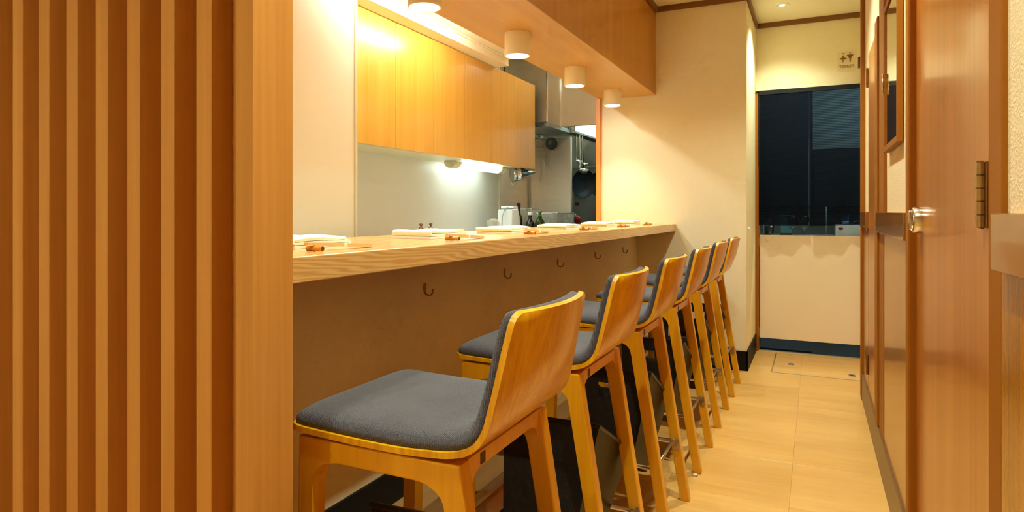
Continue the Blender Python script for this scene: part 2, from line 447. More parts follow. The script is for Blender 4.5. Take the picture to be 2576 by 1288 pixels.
struct(box('wall_kitchen_end', -2.56, -1.30, 6.62, 6.72, 0, 2.45, M['ss_dark'], bev=0))
struct(box('wall_counter', -1.30, -1.195, 0.82, YW, 0, 0.958, M['kick'], bev=0))
struct(box('baseboard_counter', -1.196, -1.187, 0.82, YW, 0.19, 0.295, M['black_base'], bev=0.001))

# ceiling beam over the counter
bmr = thing('ceiling_beam', 'long wood-veneered ceiling beam above the counter carrying cylinder lamps', 'beam', (-1.27, 2.75, 1.957))
bmr['kind'] = 'structure'
box('beam_core', -1.478, -1.057, 0.82, YW, 1.962, CEIL, M['beam_side'], bmr, bev=0.001)
box('bottom_panel', -1.48, -1.055, 0.82, YW, 1.957, 1.9618, M['beam_bottom'], bmr, bev=0.0008)

# orange post at the free edge of the end wall
struct(box('trim_4', -1.503, -1.472, 4.655, 4.75, 0.95, 2.45, M['postwood'], bev=0.002))
# crown trims
struct(box('trim_5', -1.055, -1.035, 0.82, YW, CEIL-0.038, CEIL, M['trim'], bev=0.001))
struct(box('trim_6', -1.035, -0.428, YW-0.018, YW, CEIL-0.038, CEIL, M['trim'], bev=0.001))
struct(box('trim_7', -0.428, -0.410, YW-0.018, YF, CEIL-0.038, CEIL, M['trim'], bev=0.001))
struct(box('trim_8', -0.410, 0.36, YF-0.018, YF, CEIL-0.038, CEIL, M['trim'], bev=0.001))
# jambs of the curtained doorway
struct(box('trim_9', -0.428, -0.403, 5.405, 5.56, 0, 2.055, M['jamb'], bev=0.002))
struct(box('trim_10', 0.335, 0.36, 5.405, 5.56, 0, 2.055, M['jamb'], bev=0.002))
struct(box('trim_11', -0.403, 0.335, 5.434, 5.454, -0.001, 0.005, M['brushed'], bev=0.001))
# black plinth round the end wall
bm = bmesh.new()
bbox(bm, -1.195, -0.420, YW-0.010, YW, 0, 0.135, 0.001)
bbox(bm, -0.428, -0.418, YW-0.010, 5.405, 0, 0.135, 0.001)
struct(obj('baseboard_end', bm, M['black_base']))

# raised foot platform
pf = thing('foot_platform', 'low raised foot platform with metal nosing under the counter', 'platform', (-1.08, 2.75, 0))
pf['kind'] = 'structure'
box('platform_top', -1.195, -0.962, 0.82, YW-0.012, 0.178, 0.19, M['plat'], pf)
box('riser', -1.19, -0.966, 0.82, YW-0.012, 0.0, 0.178, M['riser'], pf)
box('nosing', -0.985, -0.957, 0.82, YW-0.012, 0.176, 0.1935, M['brushed'], pf)

# ------------------------------------------------------------------ right wall joinery
struct(box('trim_12', WX-0.004, WX+0.02, 1.205, 1.286, 0.0, CEIL, M['jamb'], bev=0.002))          # near jamb
struct(box('trim_13', WX-0.022, WX+0.02, -1.3, 1.184, 1.013, 1.098, M['rail'], bev=0.002))        # near dado rail
struct(box('wall_wainscot_near', WX-0.004, WX+0.02, -1.3, 1.204, 0.16, 1.013, M['panel'], bev=0.001))
struct(box('baseboard_near', WX-0.012, WX+0.02, -1.3, 1.205, 0.0, 0.16, M['base_brown'], bev=0.002))
struct(box('trim_14', WX-0.022, WX+0.02, 2.132, 2.19, 0.0, CEIL, M['jamb'], bev=0.006))            # door frame strips
struct(box('trim_15', WX-0.010, WX+0.02, 2.19, 2.246, 0.0, CEIL, M['jamb'], bev=0.004))
struct(box('trim_16', WX-0.022, WX+0.02, 2.246, 3.22, 1.013, 1.098, M['rail'], bev=0.002))
struct(box('wall_wainscot_mid', WX-0.006, WX+0.02, 2.246, 3.03, 0.155, 1.013, M['panel'], bev=0.001))
struct(box('baseboard_right', WX-0.014, WX+0.02, 2.19, 4.25, 0.0, 0.155, M['base_brown'], bev=0.002))
struct(box('trim_17', WX-0.008, WX+0.02, 3.02, 3.22, 0.155, CEIL, M['jamb'], bev=0.003))
struct(box('trim_18', WX-0.016, WX+0.02, 3.22, 3.345, 0.155, 1.96, M['jamb'], bev=0.004))
struct(box('trim_19', WX-0.022, WX+0.02, 3.86, 4.25, 1.013, 1.098, M['rail'], bev=0.002))
struct(box('wall_wainscot_far', WX-0.006, WX+0.02, 3.875, 4.25, 0.155, 1.013, M['panel'], bev=0.001))
struct(box('trim_20', WX-0.017, WX+0.03, 4.25, 4.36, 0.0, CEIL, M['jamb'], bev=0.003))

# near door
d1 = thing('door_1', 'glossy wood laminate door on right wall with round lock and brass hinge', 'door', (WX, 1.7, 0)); d1['kind'] = 'structure'
box('leaf', WX-0.002, WX+0.02, 1.288, 2.128, 0.01, 2.15, M['door'], d1, bev=0.002)
lk = thing('lock', '', '', (0, 0, 0)); COL.objects.unlink(lk); bpy.data.objects.remove(lk)
bm = bmesh.new(); lathe(bm, [(0.0, 0.0), (0.036, 0.0), (0.036, 0.016), (0.034, 0.021), (0.029, 0.023), (0.027, 0.018), (0.0, 0.018)], 40, (WX-0.002, 2.03, 1.078), (-1, 0, 0))
lock = obj('lock', bm, M['nickel'], d1, smooth=True); lock.modifiers.new('edge', 'EDGE_SPLIT').split_angle = R(35)
bm = bmesh.new(); bbox(bm, WX-0.034, WX-0.018, 2.021, 2.039, 1.052, 1.104, 0.004, 3)
obj('thumb_turn', bm, M['nickel'], lock, smooth=True)
hg = None
def hinge(name, x, y, z0, z1, r, parent, mat, knuckles=5, leaf=0.02, leaf_dir=-1):
    bm = bmesh.new(); n = knuckles
    prof = []
    h = z1 - z0
    prof.append((0.0, -0.002)); prof.append((r*0.8, -0.002))
    for k in range(n):
        a = h*k/n; b = h*(k+1)/n
        prof += [(r*0.7, a+0.0002), (r, a+0.0010), (r, b-0.0010), (r*0.7, b-0.0002)]
    prof += [(r*0.8, h+0.002), (0.0, h+0.003)]
    lathe(bm, prof, 20, (x, y, z0))
    k = obj(name, bm, mat, parent, smooth=True)
    md = k.modifiers.new('edge', 'EDGE_SPLIT'); md.split_angle = R(35)
    bm = bmesh.new(); bbox(bm, x+r*0.7, x+r*1.1, min(y, y+leaf_dir*leaf), max(y, y+leaf_dir*leaf), z0, z1, 0.0004, 1)
    obj('hinge_leaf', bm, mat, k)
    return k
hinge('hinge', WX-0.010, 1.312, 1.073, 1.184, 0.0072, d1, M['brass'], 5, 0.018, -1)
hinge('hinge', WX-0.010, 1.312, 0.25, 0.36, 0.0072, d1, M['brass'], 5, 0.018, -1)
hinge('hinge', WX-0.010, 1.312, 1.88, 1.99, 0.0072, d1, M['brass'], 5, 0.018, -1)
# far door
d2 = thing('door_2', 'narrow glossy wood door between brown posts further down the right wall', 'door', (WX, 3.6, 0.16)); d2['kind'] = 'structure'
box('leaf', WX-0.006, WX+0.02, 3.347, 3.868, 0.158, 1.93, M['door'], d2, bev=0.002)
for zc in (1.81, 1.05, 0.29):
    hinge('hinge', WX-0.012, 3.866, zc-0.05, zc+0.05, 0.006, d2, M['brass'], 5, 0.012, 1)

# ================================================================== SLATTED SCREEN
SY = 0.735
scr = thing('slat_screen', 'tall vertical wooden slat screen filling the left foreground', 'screen', (-1.7, 0.78, 0))
box('backing_panel', -2.65, -0.8395, SY+0.042, SY+0.080, 0.0, CEIL, M['slat'], scr, bev=0)
box('end_post', -0.8395, -0.800, SY, SY+0.085, 0.0, CEIL, M['slat'], scr, bev=0.0012)
pitch = 0.0897; w = 0.0348
k = 0
slat_me = None
while True:
    xr = -0.894 - k*pitch
    if xr - w < -2.64: break
    if slat_me is None:
        bm = bmesh.new(); bbox(bm, -w, 0, SY, SY+0.0425, 0, CEIL, 0.0008, 1)
        me = bpy.data.meshes.new('slat'); bm.to_mesh(me); bm.free(); me.materials.append(M['slat']); slat_me = me
    o = bpy.data.objects.new('slat', slat_me); COL.objects.link(o); o.parent = scr
    o.location = Vector((xr, 0, 0)) - scr.location
    k += 1

# ================================================================== COUNTER
CZ = 1.012
ct = box('counter_top', -1.46, -0.911, 0.825, YW-0.001, 0.960, CZ, M['counter'], bev=0.0025)
tag(ct, 'long pale ash bar counter top running to the end wall', 'counter')

# ================================================================== LAMPS
lamp_names = {1: 'nearest, cut by the top of the picture', 2: 'second from the end wall side of the kitchen cabinets', 3: 'third along the row', 4: 'last one beside the end wall'}
lamp_y = [1.17, 1.98, 2.788, 3.60, 4.386]
lamp_lab = ['beige cylinder lamp on the beam right behind the slatted screen',
            'beige cylinder lamp under beam, nearest and cut by the picture top',
            'beige cylinder lamp under beam in front of the wall cabinets',
            'beige cylinder lamp under beam, third from the picture top, over the stainless hood',
            'beige cylinder lamp under beam, smallest, closest to the cream end wall']
lx = -1.293
def make_lamp(y, label):
    t = thing('cylinder_lamp', label, 'lamp', (lx, y, 1.957), 'cylinder lamps under the beam')
    r, h = 0.062, 0.108
    bm = bmesh.new()
    lathe(bm, [(0.0, 0.0), (r, 0.0), (r, -h+0.003), (r-0.002, -h), (r-0.007, -h), (r-0.008, -h+0.003), (r-0.008, -h+0.035), (0.0, -h+0.035)], 48, (lx, y, 1.957))
    s = obj('lamp_body', bm, M['lampshell'], t)
    for f in s.data.polygons: f.use_smooth = True
    s.modifiers.new('edge', 'EDGE_SPLIT').split_angle = R(35)
    bm = bmesh.new()
    lathe(bm, [(0.0, -h+0.006), (r-0.009, -h+0.006), (r-0.009, -h+0.010), (0.0, -h+0.010)], 48, (lx, y, 1.957))
    obj('lamp_disc', bm, M['lamp_glow'], t)
    spot('lamp_light', (0, 0, -h-0.001), COUNTER_W, 92, 0.85, WARM, 0.03, t)
    return t
for y, lb in zip(lamp_y, lamp_lab): make_lamp(y, lb)

dl_pos = [(-0.214, 5.02), (-0.214, 3.60), (-0.214, 2.15), (-0.214, 0.75), (-0.95, -0.25), (-1.9, -0.35)]
dl_lab = ['small round recessed ceiling lamp in front of the dark curtain', 'recessed ceiling lamp over the aisle beyond the mirror', 'recessed ceiling lamp over the aisle by the near door',
          'recessed ceiling lamp over the aisle at the first stool', 'recessed ceiling lamp in front of the slatted screen', 'recessed ceiling lamp by the left end of the screen']
for (x, y), lb in zip(dl_pos, dl_lab):
    t = thing('downlight', lb, 'lamp', (x, y, CEIL), 'recessed ceiling lamps')
    bm = bmesh.new(); lathe(bm, [(0.036, -0.001), (0.046, -0.001), (0.045, -0.005), (0.037, -0.004)], 32, (x, y, CEIL))
    obj('ring', bm, M['white'], t)
    bm = bmesh.new(); lathe(bm, [(0.0, -0.0045), (0.037, -0.0035), (0.037, -0.0005), (0.0, -0.0005)], 32, (x, y, CEIL))
    obj('disc', bm, M['lamp_glow'] if y > 5 else M['aisle_glow'], t)
    spot('downlight_beam', (0, 0, -0.012), AISLE_W*(0.66 if y < 0 else (0.66 if y > 5 else 1.0)), 118, 1.0, WARM, 0.025, t)

# ================================================================== BAR STOOLS
def make_stool(label):
    t = thing('bar_stool', label, 'stool', (0, 0, 0), 'bar stools along the counter')
    HW = 0.183      # half width of frame (outer)
    LT = 0.034      # leg thickness across
    def arc(cx, cz, r, a0, a1, n=7):
        return [(cx + r*math.cos(R(a0+(a1-a0)*i/n)), cz + r*math.sin(R(a0+(a1-a0)*i/n))) for i in range(n+1)]
    front = [(-0.192, 0.692), (-0.202, 0.0), (-0.174, 0.0), (-0.160, 0.60)] + arc(-0.120, 0.615, 0.040, 190, 95, 7)[1:] + [(-0.105, 0.654), (-0.105, 0.692)]
    rear = [(0.146, 0.692), (0.255, 0.0), (0.222, 0.0), (0.120, 0.595)] + arc(0.080, 0.612, 0.041, 5, 85, 7) + [(0.060, 0.654), (0.060, 0.692)]
    for s in (-1, 1):
        y0, y1 = (-HW, -HW+LT) if s < 0 else (HW-LT, HW)
        bm = bmesh.new(); prism(bm, front, 'y', y0, y1, 0.003, 2, lambda e: all(abs(v.co.x+0.105) < 1e-5 for v in e.verts)); obj('leg', bm, M['chair'], t)
        bm = bmesh.new(); prism(bm, rear, 'y', y0, y1, 0.003, 2, lambda e: all(abs(v.co.x-0.060) < 1e-5 for v in e.verts)); obj('leg', bm, M['chair'], t)
        bm = bmesh.new(); prism(bm, [(-0.105, 0.692), (-0.105, 0.654), (0.060, 0.654), (0.060, 0.692)], 'y', y0, y1, 0.003, 2, lambda e: abs(e.verts[0].co.x - e.verts[1].co.x) < 1e-5); obj('side_rail', bm, M['chair'], t)
    hw = HW - LT
    for nm, xa, xb in (('front_rail', -0.188, -0.165), ('rear_rail', 0.118, 0.144)):
        pts = [(-hw, 0.692)] + [(-hw+0.004+0.042*(1-math.cos(R(a))), 0.622+0.044*math.sin(R(a))) for a in (25, 38, 51, 64, 77, 90)]
        pts.insert(1, (-hw, pts[1][1] - 0.004))
        pts += [(-p[0], p[1]) for p in pts[::-1]]
        bm = bmesh.new(); prism(bm, pts, 'x', xa, xb, 0.0, 1); rr = obj(nm, bm, M['chair'], t)
        if nm == 'rear_rail':
            bm = bmesh.new(); bbox(bm, 0.1435, 0.1448, -0.108, -0.090, 0.668, 0.688, 0.0002, 1); obj('tag_plate', bm, M['groove'], rr)
    # moulded plywood shell: profile in x,z, curved across at the back
    prof = [(-0.216, 0.706), (-0.19, 0.701), (-0.12, 0.698), (-0.04, 0.696), (0.03, 0.696), (0.085, 0.699), (0.125, 0.703), (0.158, 0.712), (0.182, 0.729), (0.197, 0.755), (0.206, 0.790), (0.215, 0.830), (0.224, 0.872), (0.233, 0.912), (0.240, 0.940)]
    def resample(pr, n):
        P = [Vector((p[0], 0, p[1])) for p in pr]
        # catmull-rom
        out = []
        m = len(P)
        for i in range(m-1):
            p0, p1, p2, p3 = P[max(i-1,0)], P[i], P[i+1], P[min(i+2,m-1)]
            for k in range(n):
                u = k/n
                out.append(0.5*((2*p1) + (p2-p0)*u + (2*p0-5*p1+4*p2-p3)*u*u + (3*p1-p0-3*p2+p3)*u**3))
        out.append(P[-1]); return out
    PR = resample(prof, 3)
    NP = len(PR)
    nor = []
    for i in range(NP):
        tg = (PR[min(i+1,NP-1)] - PR[max(i-1,0)]).normalized()
        nor.append(Vector((-tg.z, 0, tg.x)))      # inner side: up for the seat, forward for the back
    L = [0.0]
    for i in range(1, NP): L.append(L[-1] + (PR[i]-PR[i-1]).length)
    tot = L[-1]
    def halfw(i):
        z = PR[i].z; x = PR[i].x
        wv = 0.186
        if z > 0.72: wv = 0.186 - 0.016*min(1, (z-0.72)/0.2)
        d0 = L[i]; d1 = tot - L[i]; rc = 0.022
        for d in (d0, d1):
            if d < rc: wv -= rc - math.sqrt(max(0, rc*rc - (rc-d)**2))
        return wv
    def curve(i, v):
        z = PR[i].z
        k = max(0.0, min(1.0, (z-0.71)/0.14)); k = k*k*(3-2*k)
        return k*0.026*(1-v*v)*1.0
    NV = 16
    vs = [-1 + 2*j/NV for j in range(NV+1)]
    def sheet(off_in, thick):
        bm = bmesh.new(); A = []; B = []
        for i in range(NP):
            hwid = halfw(i); ra = []; rb = []
            for v in vs:
                base = PR[i] + Vector((curve(i, v), v*hwid, 0))
                ra.append(bm.verts.new(base + nor[i]*off_in)); rb.append(bm.verts.new(base + nor[i]*(off_in - thick)))
            A.append(ra); B.append(rb)
        for i in range(NP-1):
            for j in range(NV):
                bm.faces.new((A[i][j], A[i][j+1], A[i+1][j+1], A[i+1][j])); bm.faces.new((B[i][j], B[i+1][j], B[i+1][j+1], B[i][j+1]))
        for i in range(NP-1):
            bm.faces.new((A[i][0], A[i+1][0], B[i+1][0], B[i][0])); bm.faces.new((A[i][NV], B[i][NV], B[i+1][NV], A[i+1][NV]))
        for j in range(NV):
            bm.faces.new((A[0][j], B[0][j], B[0][j+1], A[0][j+1])); bm.faces.new((A[-1][j], A[-1][j+1], B[-1][j+1], B[-1][j]))
        return bm
    sh = obj('seat_shell', sheet(0.0095, 0.0105), M['shell'], t)
    for f in sh.data.polygons: f.use_smooth = True
    md = sh.modifiers.new('edge', 'EDGE_SPLIT'); md.split_angle = R(40)
    # upholstered pad lying in the shell
    bm = bmesh.new(); A = []; B = []
    e_in = 0.006; NV2 = 22
    def vv(j):
        u = -1 + 2*j/NV2
        return math.copysign(1-(1-abs(u))**1.7, u) if abs(u) > 1e-9 else 0.0
    # finer ends
    idx = []
    for i in range(NP): idx.append(i)
    for i in idx:
        hwid = halfw(i) - e_in*(1 if 0.01 < L[i] < tot-0.01 else 1.0)
        se = min(L[i], tot - L[i])/tot
        ra = []; rb = []
        for j in range(NV2+1):
            v = vv(j)
            back = max(0.0, min(1.0, (PR[i].z-0.72)/0.08))
            T = 0.034*(1-back) + 0.030*back
            ev = (1 - abs(v)**7)**0.5
            d = min(L[i], tot-L[i]); es = 1.0 if d > 0.045 else math.sqrt(max(0.0, 1-(1-d/0.045)**2))
            th = 0.010 + (T-0.010)*min(ev, 1)*es
            if i in (0, NP-1): th = 0.009
            base = PR[i] + Vector((curve(i, v), v*hwid, 0)) + nor[i]*0.0098
            if i == 0: base.x += 0.006
            if i == NP-1: base.z -= 0.004
            ra.append(bm.verts.new(base + nor[i]*th)); rb.append(bm.verts.new(base))
        A.append(ra); B.append(rb)
    n = len(A)
    for i in range(n-1):
        for j in range(NV2):
            bm.faces.new((A[i][j], A[i][j+1], A[i+1][j+1], A[i+1][j])); bm.faces.new((B[i][j], B[i+1][j], B[i+1][j+1], B[i][j+1]))
        bm.faces.new((A[i][0], A[i+1][0], B[i+1][0], B[i][0])); bm.faces.new((A[i][NV2], B[i][NV2], B[i+1][NV2], A[i+1][NV2]))
    for j in range(NV2):
        bm.faces.new((A[0][j], B[0][j], B[0][j+1], A[0][j+1])); bm.faces.new((A[-1][j], A[-1][j+1], B[-1][j+1], B[-1][j]))
    cu = obj('seat_pad', bm, M['fabric'], t, smooth=True)
    # foot ring
    zb = 0.222; yb = HW - LT - 0.004
    xr = 0.192; xf = -0.152
    bm = bmesh.new()
    tube(bm, [(xr, -yb, zb), (xr, yb, zb)], 0.0062, 12); ring = obj('foot_bar', bm, M['brushed'], t, smooth=True)
    bm = bmesh.new(); tube(bm, [(xf, -yb, zb), (xf, yb, zb)], 0.0062, 12); obj('foot_bar', bm, M['brushed'], t, smooth=True)
    for s in (-1, 1):
        bm = bmesh.new(); tube(bm, [(xf, s*yb, zb), (xr, s*yb, zb)], 0.0062, 12); obj('side_bar', bm, M['brushed'], t, smooth=True)
        bm = bmesh.new()
        q = [(-0.010, 0.012), (0.010, 0.012), (0.0115, 0.004), (0.0125, -0.026), (0.009, -0.032), (-0.005, -0.032), (-0.0085, -0.026)]
        prism(bm, [(xr + 0.014 + a, zb + b) for a, b in q], 'y', s*(hw-0.0035), s*(hw+0.0005), 0.0005, 1)
        br = obj('bracket', bm, M['nickel'], t)
        bm = bmesh.new(); lathe(bm, [(0.0, 0.0), (0.0055, 0.0), (0.005, 0.0015), (0.0, 0.002)], 14, (xr+0.017, s*(hw-0.0035), zb-0.018), (0, -s, 0)); obj('screw', bm, M['chrome'], br)
    return t
st_y = [1.07, 1.70, 2.325, 2.94, 3.567, 4.172]
st_x = [-0.660, -0.680, -0.685, -0.685, -0.685, -0.685]
st_lab = ['wooden bar stool with charcoal pad, largest and nearest, beside the slatted screen',
          'wooden bar stool with charcoal pad, second from the slatted screen',
          'wooden bar stool with charcoal pad, third from the slatted screen',
          'wooden bar stool with charcoal pad, third from the end wall',
          'wooden bar stool with charcoal pad, second from the end wall',
          'wooden bar stool with charcoal pad, smallest and farthest, next to the end wall']
stool = make_stool(st_lab[0])
for i in range(6):
    if i: dup(stool, (st_x[i], st_y[i], 0), st_lab[i])
stool.location = (st_x[0], st_y[0], 0)

# ================================================================== LUGGAGE BASKETS (tipped inside each foot ring)
def make_basket(label):
    t = thing('luggage_basket', label, 'basket', (0, 0, 0), 'woven baskets under the stools')
    bx, by, tx, ty, H = 0.098, 0.122, 0.142, 0.172, 0.30
    bm = bmesh.new()
    NU, NW = 16, 12
    cor = [(-1,-1), (1,-1), (1,1), (-1,1)]
    for k in range(4):
        a = cor[k]; b = cor[(k+1) % 4]
        g = []
        for wv in range(NW+1):
            f = wv/NW; sx = bx + (tx-bx)*f; sy = by + (ty-by)*f
            row = []
            for u in range(NU+1):
                g2 = u/NU
                row.append(bm.verts.new(((a[0]+(b[0]-a[0])*g2)*sx, (a[1]+(b[1]-a[1])*g2)*sy, H*f)))
            g.append(row)
        hole = (k % 2 == 0)
        for wv in range(NW):
            for u in range(NU):
                if hole and 5 <= u <= 10 and 8 <= wv <= 9: continue
                bm.faces.new((g[wv][u], g[wv][u+1], g[wv+1][u+1], g[wv+1][u]))
    vs = [bm.verts.new((c[0]*bx, c[1]*by, 0)) for c in cor]; bm.faces.new(vs)
    bmesh.ops.remove_doubles(bm, verts=bm.verts, dist=0.0005)
    o = obj('woven_body', bm, M['weave'], t)
    md = o.modifiers.new('thick', 'SOLIDIFY'); md.thickness = 0.007; md.offset = -1
    bm = bmesh.new()
    tube(bm, [(-tx,-ty,H), (0,-ty,H), (tx,-ty,H), (tx,0,H), (tx,ty,H), (0,ty,H), (-tx,ty,H), (-tx,0,H)], 0.006, 8, True)
    obj('rim', bm, M['dark_plastic'], t)
    return t
bk_lab = ['dark woven basket under the nearest stool, mostly below the picture',
          'dark woven basket tipped under the second stool from the slatted screen',
          'dark woven basket tipped under the third stool from the slatted screen',
          'dark woven basket tipped under the third stool from the end wall',
          'dark woven basket tipped under the second stool from the end wall',
          'dark woven basket tipped under the stool next to the end wall']
bk = make_basket(bk_lab[0])
for i in range(6):
    o = bk if i == 0 else dup(bk, None, bk_lab[i])
    o.location = (st_x[i] + 0.015, st_y[i] - 0.040, 0.178)
    o.rotation_euler = (R(-28), 0, 0)

# ================================================================== COAT HOOKS under the counter
hk_y = [1.829, 2.444, 3.068, 3.687, 4.30]
hk_lab = ['small antique metal hook under counter, nearest and largest', 'small antique metal hook under counter, second from the nearest', 'small antique metal hook under counter, middle of the five',
          'small antique metal hook under counter, second from the end wall', 'small antique metal hook under counter, smallest, next to the end wall']
def make_hook(label):
    t = thing('coat_hook', label, 'hook', (0, 0, 0), 'hooks on the counter wall')
    bm = bmesh.new(); prism(bm, [(-0.0045, -0.010), (0.0045, -0.010), (0.006, 0.0), (0.006, 0.018), (0.003, 0.024), (-0.003, 0.024), (-0.006, 0.018), (-0.006, 0.0)], 'x', 0.0, 0.003, 0.0005, 1)
    p = obj('plate', bm, M['hook'], t)
    for zz in (0.004, 0.016):
        bm = bmesh.new(); lathe(bm, [(0.0, 0.0), (0.0024, 0.0), (0.0018, 0.001), (0.0, 0.0013)], 10, (0.003, 0, zz), (1, 0, 0)); obj('screw', bm, M['hook'], p)
    bm = bmesh.new()
    pts = [(0.002, 0, -0.004)] + [(0.018 - 0.016*math.cos(R(a)), 0, -0.008 - 0.015*math.sin(R(a))) for a in range(10, 181, 17)] + [(0.035, 0, 0.002)]
    tube(bm, pts, [0.003]*(len(pts)-1) + [0.0036], 8); obj('hook_arm', bm, M['hook'], t, smooth=True)
    return t
hk = make_hook(hk_lab[0])
for i, y in enumerate(hk_y):
    o = hk if i == 0 else dup(hk, None, hk_lab[i])
    o.location = (-1.195, y, 0.838); o.scale = (0.95, 1.2, 0.85)

# ================================================================== PLACE SETTINGS
def make_towel(label, seed):
    rnd = random.Random(seed)
    t = thing('hand_towel', label, 'towel', (0, 0, 0), 'rolled white hand towels on the counter')
    # one strip folded in an S: three layers joined by round folds
    Lh, W2, th, gap = 0.105, 0.078, 0.0078, 0.0094
    k1 = rnd.uniform(0.90, 0.97); k2 = rnd.uniform(0.90, 1.0)
    path = []
    def seg(a, b, z, n=12):
        for i in range(n): path.append((a + (b-a)*i/n, z))
    def arc_(y, z, sgn, n=6):
        for i in range(n+1):
            a = -PI/2 + PI*i/n
            path.append((y + sgn*gap/2*math.cos(a), z + gap/2 + gap/2*math.sin(a)))
    z0 = th/2 + 0.0004
    seg(-Lh*k2, Lh, z0); arc_(Lh, z0, 1); seg(Lh, -Lh*k1, z0+gap); arc_(-Lh*k1, z0+gap, -1); seg(-Lh*k1, Lh*0.93, z0+2*gap); path.append((Lh*0.93, z0+2*gap))
    P2 = [Vector((p[0], p[1])) for p in path]
    up_, lo_ = [], []
    for i, p in enumerate(P2):
        tg = (P2[min(i+1, len(P2)-1)] - P2[max(i-1, 0)]).normalized(); nn = Vector((-tg.y, tg.x))
        up_.append(p + nn*th*0.5); lo_.append(p - nn*th*0.5)
    NX = 10; ph = rnd.random()*6
    bm = bmesh.new(); G = []
    ring = up_ + lo_[::-1]
    for i in range(NX+1):
        u = -1 + 2*i/NX; row = []
        for q in ring:
            lift = max(0.0, (q.y - 0.012)/0.016)
            wv = lift*(0.0022*math.sin(34*q.x + ph) + 0.0015*math.sin(3*u + ph))
            ed = 1 - 0.10*(abs(u)**6)
            zz = z0 + (q.y - z0)*ed if q.y > z0 else q.y
            row.append(bm.verts.new((u*W2 + 0.003*lift*math.sin(20*q.x+ph), q.x + 0.003*math.sin(2*u+ph)*lift, max(0.0003, zz + wv))))
        G.append(row)
    m_ = len(ring)
    for i in range(NX):
        for j in range(m_): bm.faces.new((G[i][j], G[i][(j+1) % m_], G[i+1][(j+1) % m_], G[i+1][j]))
    n_ = len(up_)
    for row in (G[0], G[-1]):
        for j in range(n_-1): bm.faces.new((row[j], row[j+1], row[m_-2-j], row[m_-1-j]))
    o = obj('folded_cloth', bm, M['towel'], t, smooth=True)
    o.modifiers.new('edge', 'EDGE_SPLIT').split_angle = R(60)
    return t
def make_rest(label):
    t = thing('chopstick_rest', label, 'chopstick rest', (0, 0, 0), 'bamboo chopstick rests')
    bm = bmesh.new()
    lathe(bm, [(0.0056, 0.0), (0.0068, 0.002), (0.0062, 0.010), (0.0062, 0.019), (0.0074, 0.022), (0.0062, 0.025), (0.0061, 0.040), (0.0068, 0.045), (0.0056, 0.047)], 18, (-0.0235, 0, 0.0074), (1, 0, 0))
    b = obj('bamboo', bm, M['bamboo'], t, smooth=True)
    for s in (-1, 1):
        bm = bmesh.new(); lathe(bm, [(0.0, 0.0), (0.0052, 0.0), (0.0050, 0.0006), (0.0, 0.0006)], 16, (s*0.0234, 0, 0.0074), (s, 0, 0)); obj('cut_end', bm, M['bamboo_end'], b)
    return t
def make_sticks(label):
    t = thing('chopsticks', label, 'chopsticks', (0, 0, 0), 'paper-banded chopsticks on the counter')
    for dx in (-0.0043, 0.0043):
        bm = bmesh.new()
        a = Vector((dx*0.7, -0.035, 0.0185)); b = Vector((dx, 0.195, 0.0040))
        m1 = a.lerp(b, 0.45)
        rings = []
        for p, hw2 in ((a, 0.0026), (m1, 0.0042), (b, 0.0040)):
            rings.append([bm.verts.new(p + Vector((sx*hw2, 0, sz*hw2))) for sx, sz in ((-1,-1),(1,-1),(1,1),(-1,1))])
        for r0, r1 in zip(rings, rings[1:]):
            for q in range(4): bm.faces.new((r0[q], r0[(q+1)%4], r1[(q+1)%4], r1[q]))
        bm.faces.new(rings[0][::-1]); bm.faces.new(rings[-1])
        obj('stick', bm, M['stick'], t)
    a = Vector((0, -0.035, 0.0185)); b = Vector((0, 0.195, 0.0040))
    bm = bmesh.new(); c = a.lerp(b, 0.55)
    bbox(bm, -0.0086, 0.0086, -0.006, 0.006, -0.0045, 0.0045, 0.0006, 1)
    bmesh.ops.rotate(bm, verts=bm.verts, cent=(0,0,0), matrix=Matrix.Rotation(math.atan2(b.z-a.z, b.y-a.y), 3, 'X'))
    bmesh.ops.translate(bm, verts=bm.verts, vec=c)
    obj('paper_band', bm, M['paper'], t)
    return t
ords = ['in front of the nearest stool, cut by the slatted screen', 'in front of the second stool from the slatted screen', 'in front of the third stool from the slatted screen',
        'in front of the third stool from the end wall', 'in front of the second stool from the end wall', 'in front of the stool next to the end wall']
ry = [1.088, 1.681, 2.265, 2.91, 3.56, 4.17]
for i in range(6):
    tw = make_towel('folded white hand towel ' + ords[i], i)
    tw.location = (-1.185, ry[i] + 0.115 + (0.03 if i == 0 else 0.045), CZ); tw.rotation_euler = (0, 0, R([3, -2, 2, -3, 2, 3][i]))
rest = make_rest('short bamboo chopstick rest ' + ords[0].replace(', cut by the slatted screen', ''))
sticks = make_sticks('paper-banded chopsticks ' + ords[0].replace(', cut by the slatted screen', ''))
for i in range(6):
    od = ords[i].replace(', cut by the slatted screen', '')
    r_ = rest if i == 0 else dup(rest, None, 'short bamboo chopstick rest ' + od)
    s_ = sticks if i == 0 else dup(sticks, None, 'paper-banded chopsticks ' + od)
    r_.location = (-0.998, ry[i], CZ); r_.rotation_euler = (0, 0, R([-3, 2, 4, 0, -3, 3][i]))
    s_.location = (-1.003, ry[i] + 0.012, CZ); s_.rotation_euler = (0, 0, R([2, 1, 2, 0, 3, 4][i]))

